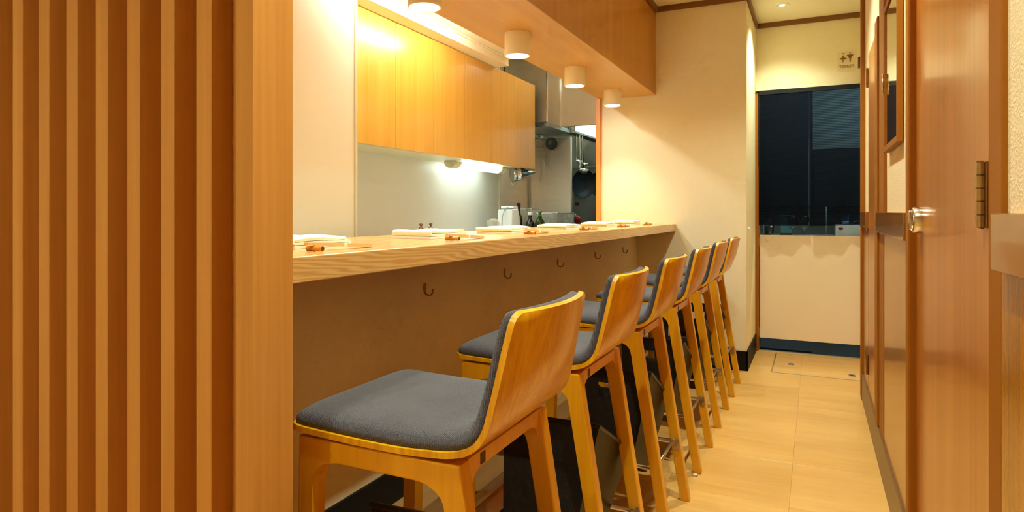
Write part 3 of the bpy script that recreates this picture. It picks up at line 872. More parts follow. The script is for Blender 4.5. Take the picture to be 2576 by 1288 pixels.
# ================================================================== KITCHEN
CABX = -2.10
cz0, cz1 = 1.456, 2.153
edges = [2.53, 2.922, 3.314, 3.706, 4.094, 4.478, 4.875]
cl = ['wood-front wall cabinet brightly lit, next to the cream panel', 'wood-front wall cabinet in the middle of the three', 'wood-front wall cabinet next to the stainless hood']
for u in range(3):
    ya, yb_ = edges[2*u], edges[2*u+2]
    if u == 0: ya = 2.405
    t = thing('wall_cabinet', cl[u], 'cabinet', ((KX+CABX)/2, (ya+yb_)/2, cz0), 'kitchen wall cabinets')
    box('cabinet_body', KX+0.001, CABX-0.021, ya+0.0005, yb_-0.0005, cz0+0.002, cz1-0.002, M['cream_plastic'], t)
    for a, b in ((ya, edges[2*u+1]), (edges[2*u+1], yb_)):
        box('cabinet_door', CABX-0.020, CABX, a+0.0012, b-0.0012, cz0-0.004, cz1-0.003, M['cab'], t, bev=0.001)
struct(box('trim_21', KX, -2.0, 2.40, 4.16, cz1, KCEIL, M['ceiling'], bev=0.001))
struct(box('trim_22', -2.0, -1.985, 2.40, 4.16, cz1+0.046, KCEIL, M['ceiling'], bev=0.004))

# kitchen ceiling tube (above the sight line, behind the beam)
t = thing('ceiling_tube_light', 'long fluorescent fitting on the kitchen ceiling behind the beam', 'lamp', (-1.76, 2.85, KCEIL))
box('fitting', -1.80, -1.72, 2.25, 3.45, KCEIL-0.03, KCEIL-0.0005, M['white'], t)
bm = bmesh.new(); tube(bm, [(-1.76, 2.28, KCEIL-0.048), (-1.76, 3.42, KCEIL-0.048)], 0.014, 14); obj('tube', bm, M['tube_kitchen'], t, smooth=True)

t = thing('ceiling_tube_light', 'short added fluorescent fitting, unseen on the ceiling, brightening the range', 'lamp', (-1.60, 4.6, 2.45))
box('fitting', -1.64, -1.56, 4.25, 4.95, 2.42, 2.4495, M['white'], t)
bm = bmesh.new(); tube(bm, [(-1.60, 4.28, 2.402), (-1.60, 4.92, 2.402)], 0.014, 14); obj('tube', bm, M['range_fill'], t, smooth=True)  # added lamp, hidden by the beam, to brighten range and partition

t = thing('fill_spot', 'small added cool white spot lamp, unseen on the kitchen ceiling, lighting the end wall', 'lamp', (-1.76, 3.62, KCEIL))
bm = bmesh.new(); lathe(bm, [(0.0, 0.0), (0.03, 0.0), (0.03, -0.012), (0.0, -0.012)], 24, (-1.76, 3.62, KCEIL)); obj('base', bm, M['white'], t)
sd_ = (Vector((-0.92, YW, 1.15)) - Vector((-1.76, 3.62, 2.165))).normalized()
bm = bmesh.new(); lathe(bm, [(0.0, -0.03), (0.028, -0.03), (0.030, 0.012), (0.027, 0.012), (0.025, 0.0), (0.0, 0.0)], 24, (-1.76, 3.62, 2.165), sd_); obj('head', bm, M['white'], t, smooth=False)
sp_ = spot('fill_spot_beam', (0, 0, 0), FILL_SPOT_W, 72, 0.8, (0.72, 0.9, 1.0), 0.02, t)  # added fill lamp: casts the cool light patch on the end wall
sp_.location = Vector((0, 0, 2.165 - KCEIL)) + sd_*0.014
sp_.rotation_euler = sd_.to_track_quat('-Z', 'Y').to_euler()

# under-cabinet tube light
t = thing('under_cabinet_light', 'bright tube light with cream end caps under the wall cabinets', 'lamp', (-2.30, 4.25, 1.41))
ya, yb_ = 3.83, 4.64
def dprof(r): return [(-r, 0.0)] + [(-r*math.cos(R(a)), -r*0.92*math.sin(R(a))) for a in range(15, 180, 15)] + [(r, 0.0)]
for a, b in ((ya, ya+0.085), (yb_-0.085, yb_)):
    bm = bmesh.new(); prism(bm, [(-2.295 + p, cz0 - 0.002 + q) for p, q in dprof(0.052)], 'y', a, b, 0.004, 2); obj('end_cap', bm, M['cream_plastic'], t)
bm = bmesh.new(); prism(bm, [(-2.295 + p, cz0 - 0.002 + q) for p, q in dprof(0.050)], 'y', ya+0.086, yb_-0.086); obj('diffuser', bm, M['tube_cool'], t, smooth=False)

# kitchen worktop, range
wt = thing('kitchen_worktop', 'kitchen worktop along the back wall, top made white to bounce light', 'worktop', (-2.2, 3.6, 0))
box('worktop', KX+0.005, -1.92, 2.41, 4.93, 0.86, 0.90, M['white'], wt)  # white rather than steel, to bounce light onto the kitchen wall
box('base_unit', KX+0.02, -1.95, 2.42, 4.92, 0.0, 0.86, M['ss_dark'], wt)
rg = thing('gas_range', 'stainless gas range with flat top in the kitchen corner', 'range', (-2.2, 5.2, 0))
box('range_body', KX+0.02, -1.93, 4.95, 5.51, 0.0, 0.955, M['ss_dark'], rg)
box('range_top', KX+0.01, -1.90, 4.94, 5.515, 0.955, 0.985, M['ss_top'], rg)
ic = thing('service_counter', 'inner kitchen service shelf behind the bar counter', 'shelf', (-1.6, 2.7, 0))
box('shelf_top', -1.78, -1.47, 0.83, 4.64, 0.90, 0.946, M['white'], ic)  # top made white so more light bounces into the kitchen
box('shelf_base', -1.75, -1.305, 0.83, 4.64, 0.0, 0.90, M['ss_dark'], ic)

# extractor hood and hanging panel
hd = thing('range_hood', 'boxy stainless extractor hood beside the wall cabinets', 'hood', (-2.2, 5.15, 1.857))
box('hood_box', KX+0.01, -2.04, 5.0, 5.30, 1.857, 2.45, M['ss_hood'], hd, bev=0.003)
box('hood_lip', KX+0.01, -2.03, 4.995, 5.52, 1.822, 1.855, M['ss_dark'], hd, bev=0.002)
box('corner_strip', -2.052, -2.038, 4.994, 5.008, 1.857, 2.45, M['chrome'], hd, bev=0.003)
struct(box('wall_hanging_panel', -2.039, -1.46, 5.30, 5.33, 1.855, 2.45, M['ss_hood'], bev=0.002))
struct(box('trim_23', -2.039, -2.028, 5.29, 5.30, 1.857, 2.45, M['chrome'], bev=0.001))
h2 = thing('back_hood', 'pale lit stainless hood over the range behind the partition', 'hood', (-2.2, 6.0, 1.845))
box('hood_face', -2.012, -2.0, 5.58, 6.6, 1.845, 2.30, M['white'], h2)
box('hood_lip', -2.085, -1.992, 5.578, 6.6, 1.828, 1.847, M['ss_dark'], h2)
t = thing('hood_fill_light', 'added cool strip lamp, unseen, brightening the back hood and passage', 'lamp', (-1.75, 6.0, 2.40))
box('lamp_strip', -1.78, -1.72, 5.62, 6.5, 2.405, 2.45, M['tube_back'], t)  # added fill, out of view, for the passage behind the partition

# pan rail, wok, pans, ladles
t = thing('pan_rail', 'thin horizontal steel rail on the kitchen end wall', 'rail', (-2.2, 6.6, 1.59))
bm = bmesh.new(); tube(bm, [(-2.44, 6.58, 1.585), (-1.6, 6.58, 1.585)], 0.008, 10); obj('bar', bm, M['chrome'], t, smooth=True)
for xx in (-2.38, -1.7):
    bm = bmesh.new(); tube(bm, [(xx, 6.58, 1.585), (xx, 6.62, 1.585)], 0.006, 8); obj('bracket', bm, M['chrome'], t, smooth=True)
def pan(name, label, c, r, axis, hl, ring_z):
    t = thing(name, label, 'pan', c)
    ax = Vector(axis).normalized()
    bm = bmesh.new(); pr = [(0.0, 0.0)]
    pr += [(r*0.55, 0.004), (r*0.82, r*0.16), (r, r*0.42), (r*0.985, r*0.425), (r*0.80, r*0.19), (r*0.53, 0.012), (0.0, 0.010)]
    lathe(bm, pr, 36, c, ax); obj('bowl', bm, M['black_iron'], t, smooth=True)
    bm = bmesh.new()
    top = Vector(c) + ax*r*0.40 + Vector((0, 0, 1))*r*0.97
    end = Vector((top.x - 0.01, top.y, ring_z))
    tube(bm, [top - Vector((0,0,0.03)), top.lerp(end, 0.3), end], [0.013, 0.009, 0.006], 10); hdl = obj('handle', bm, M['black_iron'], t, smooth=True)
    bm = bmesh.new(); tube(bm, [(end.x + 0.016*math.cos(R(a)), end.y, end.z + 0.012 + 0.016*math.sin(R(a))) for a in range(0, 360, 24)], 0.002, 6, True); obj('hanging_ring', bm, M['chrome'], hdl, smooth=True)
    return t
pan('wok', 'black iron wok hanging by its long handle in the kitchen passage', (-2.115, 6.04, 1.385), 0.145, (0.80, -0.55, -0.10), 0.2, 1.80)
pan('frying_pan', 'black pan hanging further right beside the orange post', (-2.075, 6.42, 1.40), 0.13, (0.80, -0.5, -0.1), 0.2, 1.80)
def ladle(label, x, y, z_top, ln, r):
    t = thing('ladle', label, 'ladle', (x, y, z_top - ln), 'ladles hanging from the back hood')
    bm = bmesh.new(); tube(bm, [(x+0.012, y, z_top-0.012), (x+0.008, y, z_top+0.004), (x, y, z_top), (x, y, z_top-0.03), (x+0.004, y, z_top-ln*0.6), (x, y, z_top-ln+r*0.6)], 0.0042, 8); obj('handle', bm, M['chrome'], t, smooth=True)
    bm = bmesh.new(); pr = [(r*math.sin(R(a)), r*(1-math.cos(R(a)))) for a in range(0, 91, 15)] + [(r*0.95*math.sin(R(a)), r*(1-0.95*math.cos(R(a)))) for a in range(90, -1, -15)]
    lathe(bm, pr, 24, (x + r*0.9, y - r*0.3, z_top - ln - r*0.1), (0.15, -0.2, 1)); obj('bowl', bm, M['chrome'], t, smooth=True)
ladle('small steel ladle hanging left of the wok', -2.03, 5.70, 1.845, 0.29, 0.030)
ladle('small steel ladle hanging just left of the wok handle', -2.00, 5.78, 1.845, 0.31, 0.030)
ladle('large steel ladle hanging lowest, in front of the wok', -2.005, 5.72, 1.845, 0.385, 0.047)

# plastic bowl hung under the hood, conical strainer
t = thing('plastic_bowl', 'translucent round plastic bowl hung below the extractor hood', 'bowl', (-2.20, 5.46, 1.70))
bm = bmesh.new(); lathe(bm, [(0.0, 0.0), (0.03, 0.0), (0.052, 0.02), (0.058, 0.045), (0.056, 0.045), (0.05, 0.022), (0.028, 0.004), (0.0, 0.004)], 32, (-2.20, 5.515, 1.735), (0.1, -1, -0.1)); obj('bowl_shell', bm, plain('smoky_plastic', (96, 106, 108), 0.25), t, smooth=True)
bm = bmesh.new(); bbox(bm, -2.185, -2.165, 5.50, 5.528, 1.672, 1.682, 0.001); obj('tab', bm, plain('smoky_plastic_tab', (96, 106, 108), 0.25), t)
t = thing('conical_strainer', 'shiny steel conical strainer hung under the end of the wall cabinets', 'strainer', (-2.2, 4.85, 1.38))
c0 = Vector((-2.245, 4.73, 1.405)); ax = Vector((0.62, 0.70, 0.10))
bm = bmesh.new(); lathe(bm, [(0.054, 0.0), (0.056, 0.0), (0.056, 0.03), (0.053, 0.031), (0.053, 0.036), (0.056, 0.037), (0.056, 0.058), (0.058, 0.060), (0.058, 0.064), (0.054, 0.066), (0.006, 0.215), (0.0, 0.217)], 36, c0, ax); obj('cone', bm, M['chrome'], t, smooth=True)
bm = bmesh.new(); tube(bm, [c0 + Vector((0, 0, -0.052)), c0 + Vector((0.0, 0.0, -0.075)), c0 + Vector((0.006, 0, -0.085))], 0.003, 8); obj('hook', bm, M['chrome'], t, smooth=True)

# worktop things
def on(name, label, cat, loc): return thing(name, label, cat, loc)
# outlet
ot = thing('wall_outlet', 'white wall outlet plate on the kitchen wall beside the kettle', 'outlet', (KX, 4.77, 0.98))
box('plate', KX, KX+0.008, 4.735, 4.815, 0.92, 1.045, M['white'], ot, bev=0.002)
box('socket', KX+0.008, KX+0.012, 4.755, 4.795, 0.945, 1.02, M['cream_plastic'], ot, bev=0.001)
# white water pot
kt = thing('water_pot', 'tall white electric water pot leaning wedge shape on the worktop', 'pot', (-2.2, 4.60, 0.90))
pts = [(4.505, 0.90), (4.69, 0.90), (4.655, 1.06), (4.628, 1.128), (4.52, 1.118)]
bm = bmesh.new(); prism(bm, pts, 'x', -2.27, -2.14, 0.008, 3); obj('pot_body', bm, M['white'], kt)
bm = bmesh.new(); bbox(bm, -2.262, -2.148, 4.56, 4.645, 1.126, 1.146, 0.006, 2); obj('lid', bm, M['white'], kt)
bm = bmesh.new(); bbox(bm, -2.235, -2.175, 4.645, 4.672, 0.96, 1.07, 0.003, 2); obj('water_window', bm, M['cream_plastic'], kt)
bm = bmesh.new(); tube(bm, [(-2.2, 4.56, 1.135), (-2.2, 4.50, 1.115), (-2.2, 4.46, 1.06), (-2.2, 4.455, 0.98), (-2.2, 4.47, 0.91)], 0.004, 8); obj('cord', bm, M['ss_dark'], kt, smooth=True)
# pitcher with looped handle
pt = thing('pitcher', 'clear pitcher with white arched handle in front of the white pot', 'pitcher', (-2.05, 4.03, 0.90))
bm = bmesh.new(); lathe(bm, [(0.0, 0.0), (0.035, 0.0), (0.038, 0.10), (0.042, 0.14), (0.040, 0.14), (0.036, 0.10), (0.033, 0.004), (0.0, 0.004)], 28, (-2.05, 4.00, 0.90)); obj('jug', bm, M['clear'], pt, smooth=True)
bm = bmesh.new(); tube(bm, [(-2.05, 3.99, 1.045), (-2.045, 4.03, 1.045), (-2.04, 4.065, 1.03), (-2.035, 4.085, 1.0), (-2.03, 4.09, 0.95)], 0.0085, 10); obj('handle', bm, M['white'], pt, smooth=True)
# bottles
def bottle(label, x, y, z, r, h, mat, cap=None, name='bottle'):
    t = thing(name, label, 'bottle', (x, y, z), None)
    bm = bmesh.new(); lathe(bm, [(0.0, 0.0), (r*0.94, 0.0), (r, 0.006), (r, h*0.55), (r*0.86, h*0.64), (r*0.42, h*0.74), (r*0.36, h*0.80), (r*0.35, h*0.965), (r*0.42, h*0.97), (r*0.42, h), (0.0, h)], 28, (x, y, z)); obj('glass', bm, mat, t, smooth=True)
    if cap:
        bm = bmesh.new(); lathe(bm, [(r*0.48, h*0.94), (r*0.5, h*0.945), (r*0.5, h*1.06), (r*0.47, h*1.075), (0.0, h*1.075)], 22, (x, y, z)); obj('cap', bm, cap, t, smooth=True)
    return t
bottle('dark bottle with a white screw cap beside the white pot', -2.08, 4.73, 0.90, 0.040, 0.185, M['dark_glass'], M['white'])
bottle('green glass wine bottle with open neck on the worktop', -1.99, 4.72, 0.90, 0.040, 0.205, M['green_glass'])
bottle('slim dark bottle behind the white-capped one', -2.25, 4.88, 0.90, 0.030, 0.255, M['dark_glass'], M['dark_plastic'])
bottle('small red-capped sauce bottle between the dark bottles and green bottle', -2.16, 4.90, 0.90, 0.028, 0.17, M['dark_glass'], M['red'])
# acrylic containers with steel rack on the range
def tray(label, x0, x1, y0, y1, z0, z1):
    t = thing('clear_container', label, 'container', ((x0+x1)/2, (y0+y1)/2, z0), 'clear containers on the range')
    th = 0.003
    for nm, a in (('side', (x0, x0+th, y0, y1)), ('side', (x1-th, x1, y0, y1)), ('side', (x0+th, x1-th, y0, y0+th)), ('side', (x0+th, x1-th, y1-th, y1))):
        box(nm, *a, z0, z1, M['clear'], t, bev=0.0005)
    box('base', x0+th, x1-th, y0+th, y1-th, z0, z0+th, M['clear'], t, bev=0.0005)
    bm = bmesh.new(); tube(bm, [(x0, y0, z1), (x1, y0, z1), (x1, y1, z1), (x0, y1, z1)], 0.004, 8, True); obj('rim', bm, M['chrome'], t)
    return t
tray('clear box with steel rim at the left of the range', -2.40, -2.17, 4.97, 5.20, 0.986, 1.125)
tray('low clear box with steel rim at the right of the range', -2.15, -1.96, 5.02, 5.45, 0.986, 1.09)
rk = thing('wire_rack', 'steel grid rack standing against the partition on the range', 'rack', (-2.12, 5.49, 0.986))
for i in range(9):
    bm = bmesh.new(); xx = -2.30 + i*0.032; tube(bm, [(xx, 5.500, 0.986), (xx, 5.500, 1.085)], 0.0018, 6); obj('wire', bm, M['chrome'], rk)
for zz in (0.99, 1.038, 1.085):
    bm = bmesh.new(); tube(bm, [(-2.31, 5.496, zz), (-2.035, 5.496, zz)], 0.0022, 6); obj('wire', bm, M['chrome'], rk)
# red gas valve, stickers on partition end
t = thing('gas_valve', 'red gas valve lever at the foot of the passage wall', 'valve', (-2.18, 6.3, 1.0))
bm = bmesh.new(); lathe(bm, [(0.0, 0.0), (0.035, 0.0), (0.042, 0.012), (0.035, 0.03), (0.0, 0.03)], 20, (-2.20, 6.2, 1.02), (0.2, -1, 0)); obj('cover', bm, M['red'], t, smooth=True)
bm = bmesh.new(); tube(bm, [(-2.20, 6.16, 1.0), (-2.2, 6.155, 1.06), (-2.205, 6.15, 1.08)], 0.006, 8); obj('lever', bm, M['chrome'], t, smooth=True)
t = thing('valve_cabinet', 'steel pedestal cabinet below the gas valve', 'cabinet', (-2.2, 6.3, 0)); box('pedestal', -2.42, -2.06, 6.19, 6.60, 0.0, 0.975, M['ss_dark'], t)
st = thing('wall_stickers', 'strip of small printed labels on the dark passage wall', 'label', (-2.3, 6.61, 1.2))
for i, (z0, z1, c) in enumerate(((1.365, 1.40, 'bamboo'), (1.30, 1.362, 'sticker'), (1.235, 1.297, 'sticker'), (1.17, 1.20, 'grey_plastic'))):
    box('label_sheet', -2.37, -2.33, 6.614, 6.6185, z0, z1, M[c], st, bev=0)
box('label_sheet', -2.328, -2.30, 6.614, 6.6185, 1.25, 1.31, M['blue_box'], st, bev=0)
# twin soy pots on the service shelf
for i, (yy, lb) in enumerate(((2.42, 'small brown ceramic lidded pot behind the counter, left of two'), (2.50, 'small brown ceramic lidded pot behind the counter, right of two'))):
    t = thing('soy_pot', lb, 'pot', (-1.60, yy, 0.946), 'brown ceramic pots')
    bm = bmesh.new(); lathe(bm, [(0.0, 0.0), (0.024, 0.0), (0.035, 0.025), (0.036, 0.045), (0.028, 0.062), (0.0, 0.063)], 26, (-1.60, yy, 0.946)); obj('pot_body', bm, M['ceramic'], t, smooth=True)
    bm = bmesh.new(); lathe(bm, [(0.029, 0.062), (0.028, 0.067), (0.012, 0.080), (0.005, 0.086), (0.004, 0.090), (0.008, 0.094), (0.008, 0.100), (0.0, 0.104)], 26, (-1.60, yy, 0.946)); obj('lid', bm, M['ceramic'], t, smooth=True)

# ================================================================== NOREN + SALOON DOOR + SIGN
nr = thing('noren_curtain', 'dark navy split noren curtain hanging in the far doorway', 'curtain', (-0.06, 5.40, 0.995))
def cloth(name, x0, x1, sag, seed):
    bm = bmesh.new(); NX, NZ = 26, 40; g = []
    for k in range(NZ+1):
        f = k/NZ; row = []
        for i in range(NX+1):
            u = i/NX
            x = x0 + (x1-x0)*u
            # panels part slightly towards the bottom along the slit
            if f > 0.25:
                x += sag*(f-0.25)*(u if sag < 0 else (1-u))
            y = 5.40 + 0.008*math.sin(7*u+seed+1.2*f)*f + 0.006*math.sin(15*u+2*seed)*f*f
            z = 2.045 - (2.045-0.996)*f - 0.004*math.sin(3*u+seed)*f
            row.append(bm.verts.new((x, y, z)))
        g.append(row)
    for k in range(NZ):
        for i in range(NX): bm.faces.new((g[k][i], g[k][i+1], g[k+1][i+1], g[k+1][i]))
    return obj(name, bm, M['noren'], nr, smooth=True)
cloth('curtain_panel', -0.405, -0.0405, -0.010, 0.4)
cloth('curtain_panel', -0.0395, 0.328, 0.004, 1.9)
bm = bmesh.new(); tube(bm, [(-0.418, 5.405, 2.048), (0.345, 5.405, 2.048)], 0.008, 12); obj('curtain_rod', bm, M['dark_plastic'], nr, smooth=True)
bm = bmesh.new(); bbox(bm, -0.40, 0.328, 5.396, 5.4145, 2.022, 2.056, 0.001); obj('rod_sleeve', bm, plain('navy_hem', (12, 15, 20), 0.95), nr)
bm = bmesh.new(); lathe(bm, [(0.0, 0.0), (0.012, 0.0), (0.012, 0.006), (0.0, 0.006)], 16, (-0.428, 5.400, 2.048), (1, 0, 0)); obj('rod_end', bm, M['brass'], nr)

sd = thing('saloon_door', 'beige half-height swing door below the noren curtain', 'door', (-0.06, 5.47, 0.1))
box('leaf', -0.397, 0.330, 5.45, 5.475, 0.098, 0.916, M['saloon'], sd, bev=0.002)
for zc in (0.86, 0.15):
    box('hinge', -0.404, -0.396, 5.447, 5.458, zc-0.035, zc+0.035, M['nickel'], sd, bev=0.001)

sg = thing('toilet_sign', 'clear acrylic plate sign reading TOILET with two figures', 'sign', (0.21, YF, 1.95))
def sx(u): return u
# plate location from the photograph, on the far wall
px0, px1, pz0, pz1 = 0.150, 0.288, 2.16, 2.318
rr = 0.018
pts = []
for cx_, cz_, a0 in ((px1-rr, pz1-rr, 0), (px0+rr, pz1-rr, 90), (px0+rr, pz0+rr, 180), (px1-rr, pz0+rr, 270)):
    for a in range(0, 91, 18): pts.append((cx_ + rr*math.cos(R(a0+a)), cz_ + rr*math.sin(R(a0+a))))
bm = bmesh.new(); prism(bm, pts, 'y', YF-0.004, YF-0.0005, 0.0005, 1); obj('acrylic_plate', bm, M['acrylic'], sg)
def fig(outline, cx_, cz_, s, nm, head):
    bm = bmesh.new()
    o_ = [(cx_ + a*s, cz_ + b*s) for a, b in outline] + [(cx_ - a*s, cz_ + b*s) for a, b in outline[::-1]]
    prism(bm, o_, 'y', YF-0.0052, YF-0.0042)
    f_ = obj(nm, bm, M['print_brown'], sg)
    bm = bmesh.new(); prism(bm, [(cx_ + 0.10*s*math.cos(R(a)), cz_ + head*s + 0.09*s*math.sin(R(a))) for a in range(0, 360, 30)], 'y', YF-0.0052, YF-0.0042)
    obj('head', bm, M['print_brown'], f_)
woman = [(0.02, 1.0), (0.08, 0.85), (0.20, 0.66), (0.46, 0.55), (0.44, 0.50), (0.25, 0.42), (0.06, 0.40), (0.04, 0.0)]
man = [(0.05, 1.04), (0.34, 1.02), (0.38, 0.95), (0.28, 0.84), (0.14, 0.68), (0.08, 0.45), (0.05, 0.0)]
fig(woman, 0.193, 2.232, 0.056, 'woman_figure', 1.22)
fig(man, 0.240, 2.232, 0.056, 'man_figure', 1.26)
cu_ = bpy.data.curves.new('sign_text', 'FONT'); cu_.body = 'TOILET'; cu_.size = 0.030; cu_.extrude = 0.0004; cu_.align_x = 'CENTER'; cu_.space_character = 1.05
to = bpy.data.objects.new('sign_text', cu_); COL.objects.link(to)
bpy.context.view_layer.update()
dg = bpy.context.evaluated_depsgraph_get()
tme = bpy.data.meshes.new_from_object(to.evaluated_get(dg)); bpy.data.objects.remove(to)
tme.transform(Matrix.Translation((0.2175, YF-0.0047, 2.192)) @ Matrix.Rotation(R(90), 4, 'X'))
tme.transform(Matrix.Translation(-sg.location)); tme.materials.clear(); tme.materials.append(M['print_brown'])
to = bpy.data.objects.new('lettering', tme); COL.objects.link(to); to.parent = sg
gb = box('sensor_box', 0.234, 0.275, 4.359, 4.392, 1.967, 2.032, M['grey_plastic'], bev=0.002)
tag(gb, 'small brown plastic box fixed high on the post beside the toilet sign', 'box')

# light-pull knob on the side of the end wall
t = thing('pull_knob', 'tiny white knob with cord on the side of the end wall', 'knob', (-0.42, 4.82, 0.98))
bm = bmesh.new(); lathe(bm, [(0.0, 0.0), (0.006, 0.001), (0.008, 0.006), (0.005, 0.012), (0.0, 0.013)], 16, (-0.428, 4.80, 0.983), (1, 0, 0)); obj('knob', bm, M['white'], t, smooth=True)
bm = bmesh.new(); tube(bm, [(-0.424, 4.80, 0.982), (-0.424, 4.80, 0.86)], 0.0012, 6); obj('cord', bm, M['wall'], t)

# ================================================================== MIRROR ON RIGHT WALL
mr = thing('wall_mirror', 'brown framed mirror hanging on the right wall past the near door', 'mirror', (WX-0.02, 2.58, 1.32))
my0, my1, mz0, mz1 = 2.45, 2.91, 1.332, 1.90
box('glass', WX-0.012, WX-0.004, my0+0.023, my1-0.023, mz0+0.023, mz1-0.023, M['mirror'], mr, bev=0)
box('frame_side', WX-0.017, WX+0.002, my0, my0+0.024, mz0, mz1, M['jamb'], mr, bev=0.002)
box('frame_side', WX-0.017, WX+0.002, my1-0.024, my1, mz0, mz1, M['jamb'], mr, bev=0.002)
box('frame_rail', WX-0.017, WX+0.002, my0+0.024, my1-0.024, mz0, mz0+0.024, M['jamb'], mr, bev=0.002)
box('frame_rail', WX-0.017, WX+0.002, my0+0.024, my1-0.024, mz1-0.024, mz1, M['jamb'], mr, bev=0.002)
bm = bmesh.new(); tube(bm, [(WX-0.020, my1-0.012, 1.56), (WX-0.021, my1-0.012, 1.60), (WX-0.020, my1-0.012, 1.64)], [0.0035, 0.0045, 0.0035], 10); obj('catch', bm, M['chrome'], mr, smooth=True)

# ================================================================== FLOOR HATCH
ht = thing('floor_hatch', 'square floor hatch outlined by thin metal strip before the doorway', 'hatch', (0, 5.1, 0))
hx0, hx1, hy0, hy1 = -0.275, 0.252, 4.72, 5.38
for nm, a in (('edge_strip', (hx0, hx1, hy0, hy0+0.012)), ('edge_strip', (hx0, hx1, hy1-0.006, hy1)), ('edge_strip', (hx0, hx0+0.008, hy0+0.012, hy1-0.006))):
    box(nm, *a, -0.001, 0.0012, M['brushed'], ht, bev=0.0002)
for xx, yy in ((-0.155, 5.03), (0.225, 4.86)):
    pl = box('lift_plate', xx-0.02, xx+0.02, yy-0.03, yy+0.03, -0.001, 0.0014, M['gravel'], ht, bev=0.0003)
    for ddx in (-0.006, 0.006):
        bm = bmesh.new(); bbox(bm, xx+ddx-0.003, xx+ddx+0.003, yy-0.018, yy+0.018, 0.0014, 0.0020, 0.0002, 1); obj('slot', bm, M['black_base'], pl)

# scrap by the stool foot
bm = bmesh.new()
lathe(bm, [(0.0, 0.0), (0.008, 0.0), (0.012, 0.003), (0.008, 0.0065), (0.0, 0.008)], 12, (-0.452, 2.735, 0.0))
for v in bm.verts: v.co += Vector((random.uniform(-.002, .002), random.uniform(-.004, .004), random.uniform(0, .0015)))
tag(obj('paper_scrap', bm, M['dust'], smooth=True), 'tiny pale paper scrap on the floor at a stool foot', 'scrap')

# ================================================================== BACK ROOM behind the curtain
o = struct(box('floor_back_room', -2.56, 1.2, 5.47, 7.3, -0.10, -0.02, M['dark_floor'], bev=0))
o = struct(box('floor_range', -2.75, -1.475, 5.40, 5.56, -0.10, -0.021, M['dark_floor'], bev=0)); 
struct(box('wall_back_room', -1.30, 1.2, 7.2, 7.3, -0.1, 2.5, M['back_wall'], bev=0))
struct(box('wall_back_room_right', 1.1, 1.2, 5.56, 7.2, -0.1, 2.5, M['back_wall'], bev=0))
struct(box('wall_back_room_left', -1.30, -1.20, 5.58, 7.2, -0.1, 2.45, M['back_wall'], bev=0))
t = thing('floor_mat', 'dark doormat on the back room floor behind the swing door', 'mat', (-0.2, 5.8, -0.02)); 
bm = bmesh.new(); prism(bm, [(-0.42, 5.60), (-0.02, 5.60), (-0.16, 6.1), (-0.42, 6.1)], 'z', -0.02, -0.008, 0.002, 1); obj('mat_body', bm, M['mat'], t)
t = thing('back_tube_light', 'added cool tube light, unseen on the back room ceiling, lighting behind the curtain', 'lamp', (0.35, 6.6, 2.4))
box('diffuser', 0.05, 0.75, 6.3, 6.42, 2.40, 2.45, M['tube_back'], t, bev=0.004)  # added lamp above the sight line, lights the wall behind the cloth
bs = thing('back_shelf', 'steel work table in the back room under the curtain', 'table', (0.0, 6.5, 0))
box('table_top', -0.75, 0.70, 6.25, 6.95, 0.84, 0.88, M['ss_dark'], bs)
for xx in (-0.72, 0.0, 0.66):
    for yy in (6.28, 6.9): box('leg', xx, xx+0.035, yy, yy+0.035, -0.02, 0.84, M['ss_dark'], bs)
dk = thing('shade_cupboard', 'dark cupboard dim behind the curtain, tall left half standing in for shade', 'cupboard', (0.0, 7.1, 1.2))
box('cupboard_body', -0.9, -0.02, 6.98, 7.19, 1.15, 2.40, M['dark_floor'], dk)  # tall dark half added in place of the unlit left of the room
box('cupboard_body', -0.018, 0.9, 6.98, 7.19, 1.15, 1.72, M['dark_floor'], dk)
for a, b, zt in ((-0.9, -0.46, 2.395), (-0.46, -0.02, 2.395), (-0.018, 0.44, 1.715), (0.44, 0.9, 1.715)):
    box('cupboard_door', a+0.004, b-0.004, 6.965, 6.98, 1.155, zt, M['mat'], dk)
# decanter
t = thing('decanter', 'glass decanter of amber liquid under the left curtain panel', 'decanter', (-0.385, 6.4, 0.88))
bm = bmesh.new(); lathe(bm, [(0.0, 0.0), (0.045, 0.0), (0.046, 0.085), (0.0, 0.085)], 28, (-0.385, 6.4, 0.884)); obj('liquid', bm, M['amber'], t, smooth=True)
bm = bmesh.new(); lathe(bm, [(0.0, 0.0), (0.050, 0.0), (0.052, 0.09), (0.040, 0.115), (0.018, 0.13), (0.02, 0.17), (0.017, 0.17), (0.015, 0.13), (0.037, 0.112), (0.048, 0.088), (0.047, 0.003), (0.0, 0.003)], 28, (-0.385, 6.4, 0.88)); obj('glass', bm, M['clear_glass'], t, smooth=True)
t = thing('blue_tub', 'pale blue plastic tub beside the amber decanter', 'tub', (-0.25, 6.55, 0.88))
bm = bmesh.new(); lathe(bm, [(0.0, 0.0), (0.062, 0.0), (0.075, 0.16), (0.079, 0.16), (0.079, 0.17), (0.0, 0.17)], 4, (-0.245, 6.60, 0.90)); bmesh.ops.rotate(bm, verts=bm.verts, cent=(-0.245, 6.60, 0), matrix=Matrix.Rotation(R(45), 3, 'Z')); obj('tub_body', bm, M['blue_box'], t)
box('tub_base', -0.30, -0.19, 6.55, 6.65, 0.88, 0.90, M['ceramic'], t)
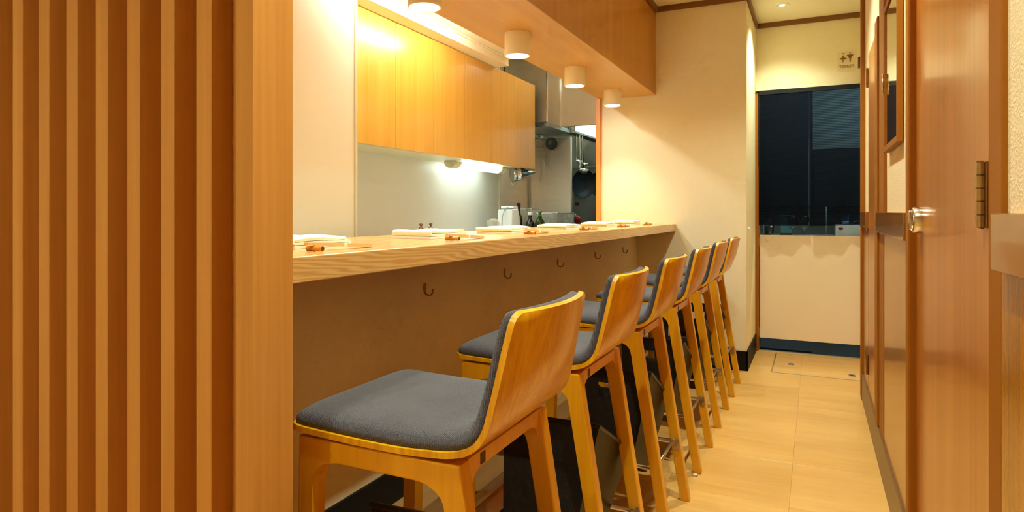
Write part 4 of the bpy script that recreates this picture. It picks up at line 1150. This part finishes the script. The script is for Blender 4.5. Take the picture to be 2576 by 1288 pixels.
for i, (xx, lb) in enumerate(((-0.185, 'stemless wine glass behind swing door, in front of blue tub'), (-0.085, 'stemless wine glass behind swing door, right of the blue tub'))):
    t = thing('wine_glass', lb, 'glass', (xx, 6.36, 0.88), 'wine glasses in the back room')
    bm = bmesh.new(); lathe(bm, [(0.0, 0.002), (0.03, 0.0), (0.002, 0.004), (0.0035, 0.01), (0.0035, 0.06), (0.018, 0.068), (0.038, 0.095), (0.042, 0.12), (0.034, 0.18), (0.0335, 0.18), (0.041, 0.12), (0.037, 0.096), (0.017, 0.07), (0.0, 0.066)], 28, (xx, 6.36, 0.88)); obj('glass', bm, M['clear_glass'], t, smooth=True)
t = thing('wall_pipe', 'thin white vertical pipe on the back room wall', 'pipe', (0.10, 6.97, 0.88)); bm = bmesh.new(); tube(bm, [(0.10, 6.93, 0.88), (0.10, 6.93, 1.15)], 0.008, 10); obj('pipe', bm, M['white'], t, smooth=True)
t = thing('steel_post', 'pale steel post at the left end of the back room table', 'post', (-0.49, 6.5, 0.88)); box('post', -0.515, -0.48, 6.48, 6.515, 0.88, 1.5, M['white'], t)
t = thing('white_appliance', 'white countertop appliance with red badge in the back room', 'appliance', (0.33, 6.5, 0.88))
box('case', 0.165, 0.60, 6.32, 6.72, 0.88, 0.985, M['white'], t, bev=0.004)
bm = bmesh.new(); prism(bm, [(0.205 + 0.02*math.cos(R(a)), 0.955 + (0.008 if math.sin(R(a)) > 0 else 0.014)*math.sin(R(a))) for a in range(0, 360, 24)], 'y', 6.317, 6.3199); obj('badge', bm, M['red'], t)
t = thing('paper_cup', 'white and blue cup standing on the white appliance', 'cup', (0.245, 6.42, 0.985))
bm = bmesh.new(); lathe(bm, [(0.0, 0.0), (0.026, 0.0), (0.028, 0.035), (0.0, 0.035)], 24, (0.245, 6.42, 0.985)); obj('cup_base', bm, M['white'], t, smooth=True)
bm = bmesh.new(); lathe(bm, [(0.028, 0.035), (0.030, 0.085), (0.031, 0.088), (0.0, 0.088)], 24, (0.245, 6.42, 0.985)); obj('cup_band', bm, M['blue'], t, smooth=True)
t = thing('wire_basket', 'thin arched wire basket hoop on the white appliance', 'basket', (0.34, 6.45, 0.985)); bm = bmesh.new(); tube(bm, [(0.345 + 0.045*math.cos(R(a)), 6.45, 0.985 + 0.035*math.sin(R(a))) for a in range(0, 181, 15)], 0.003, 8); obj('wire', bm, M['chrome'], t, smooth=True)
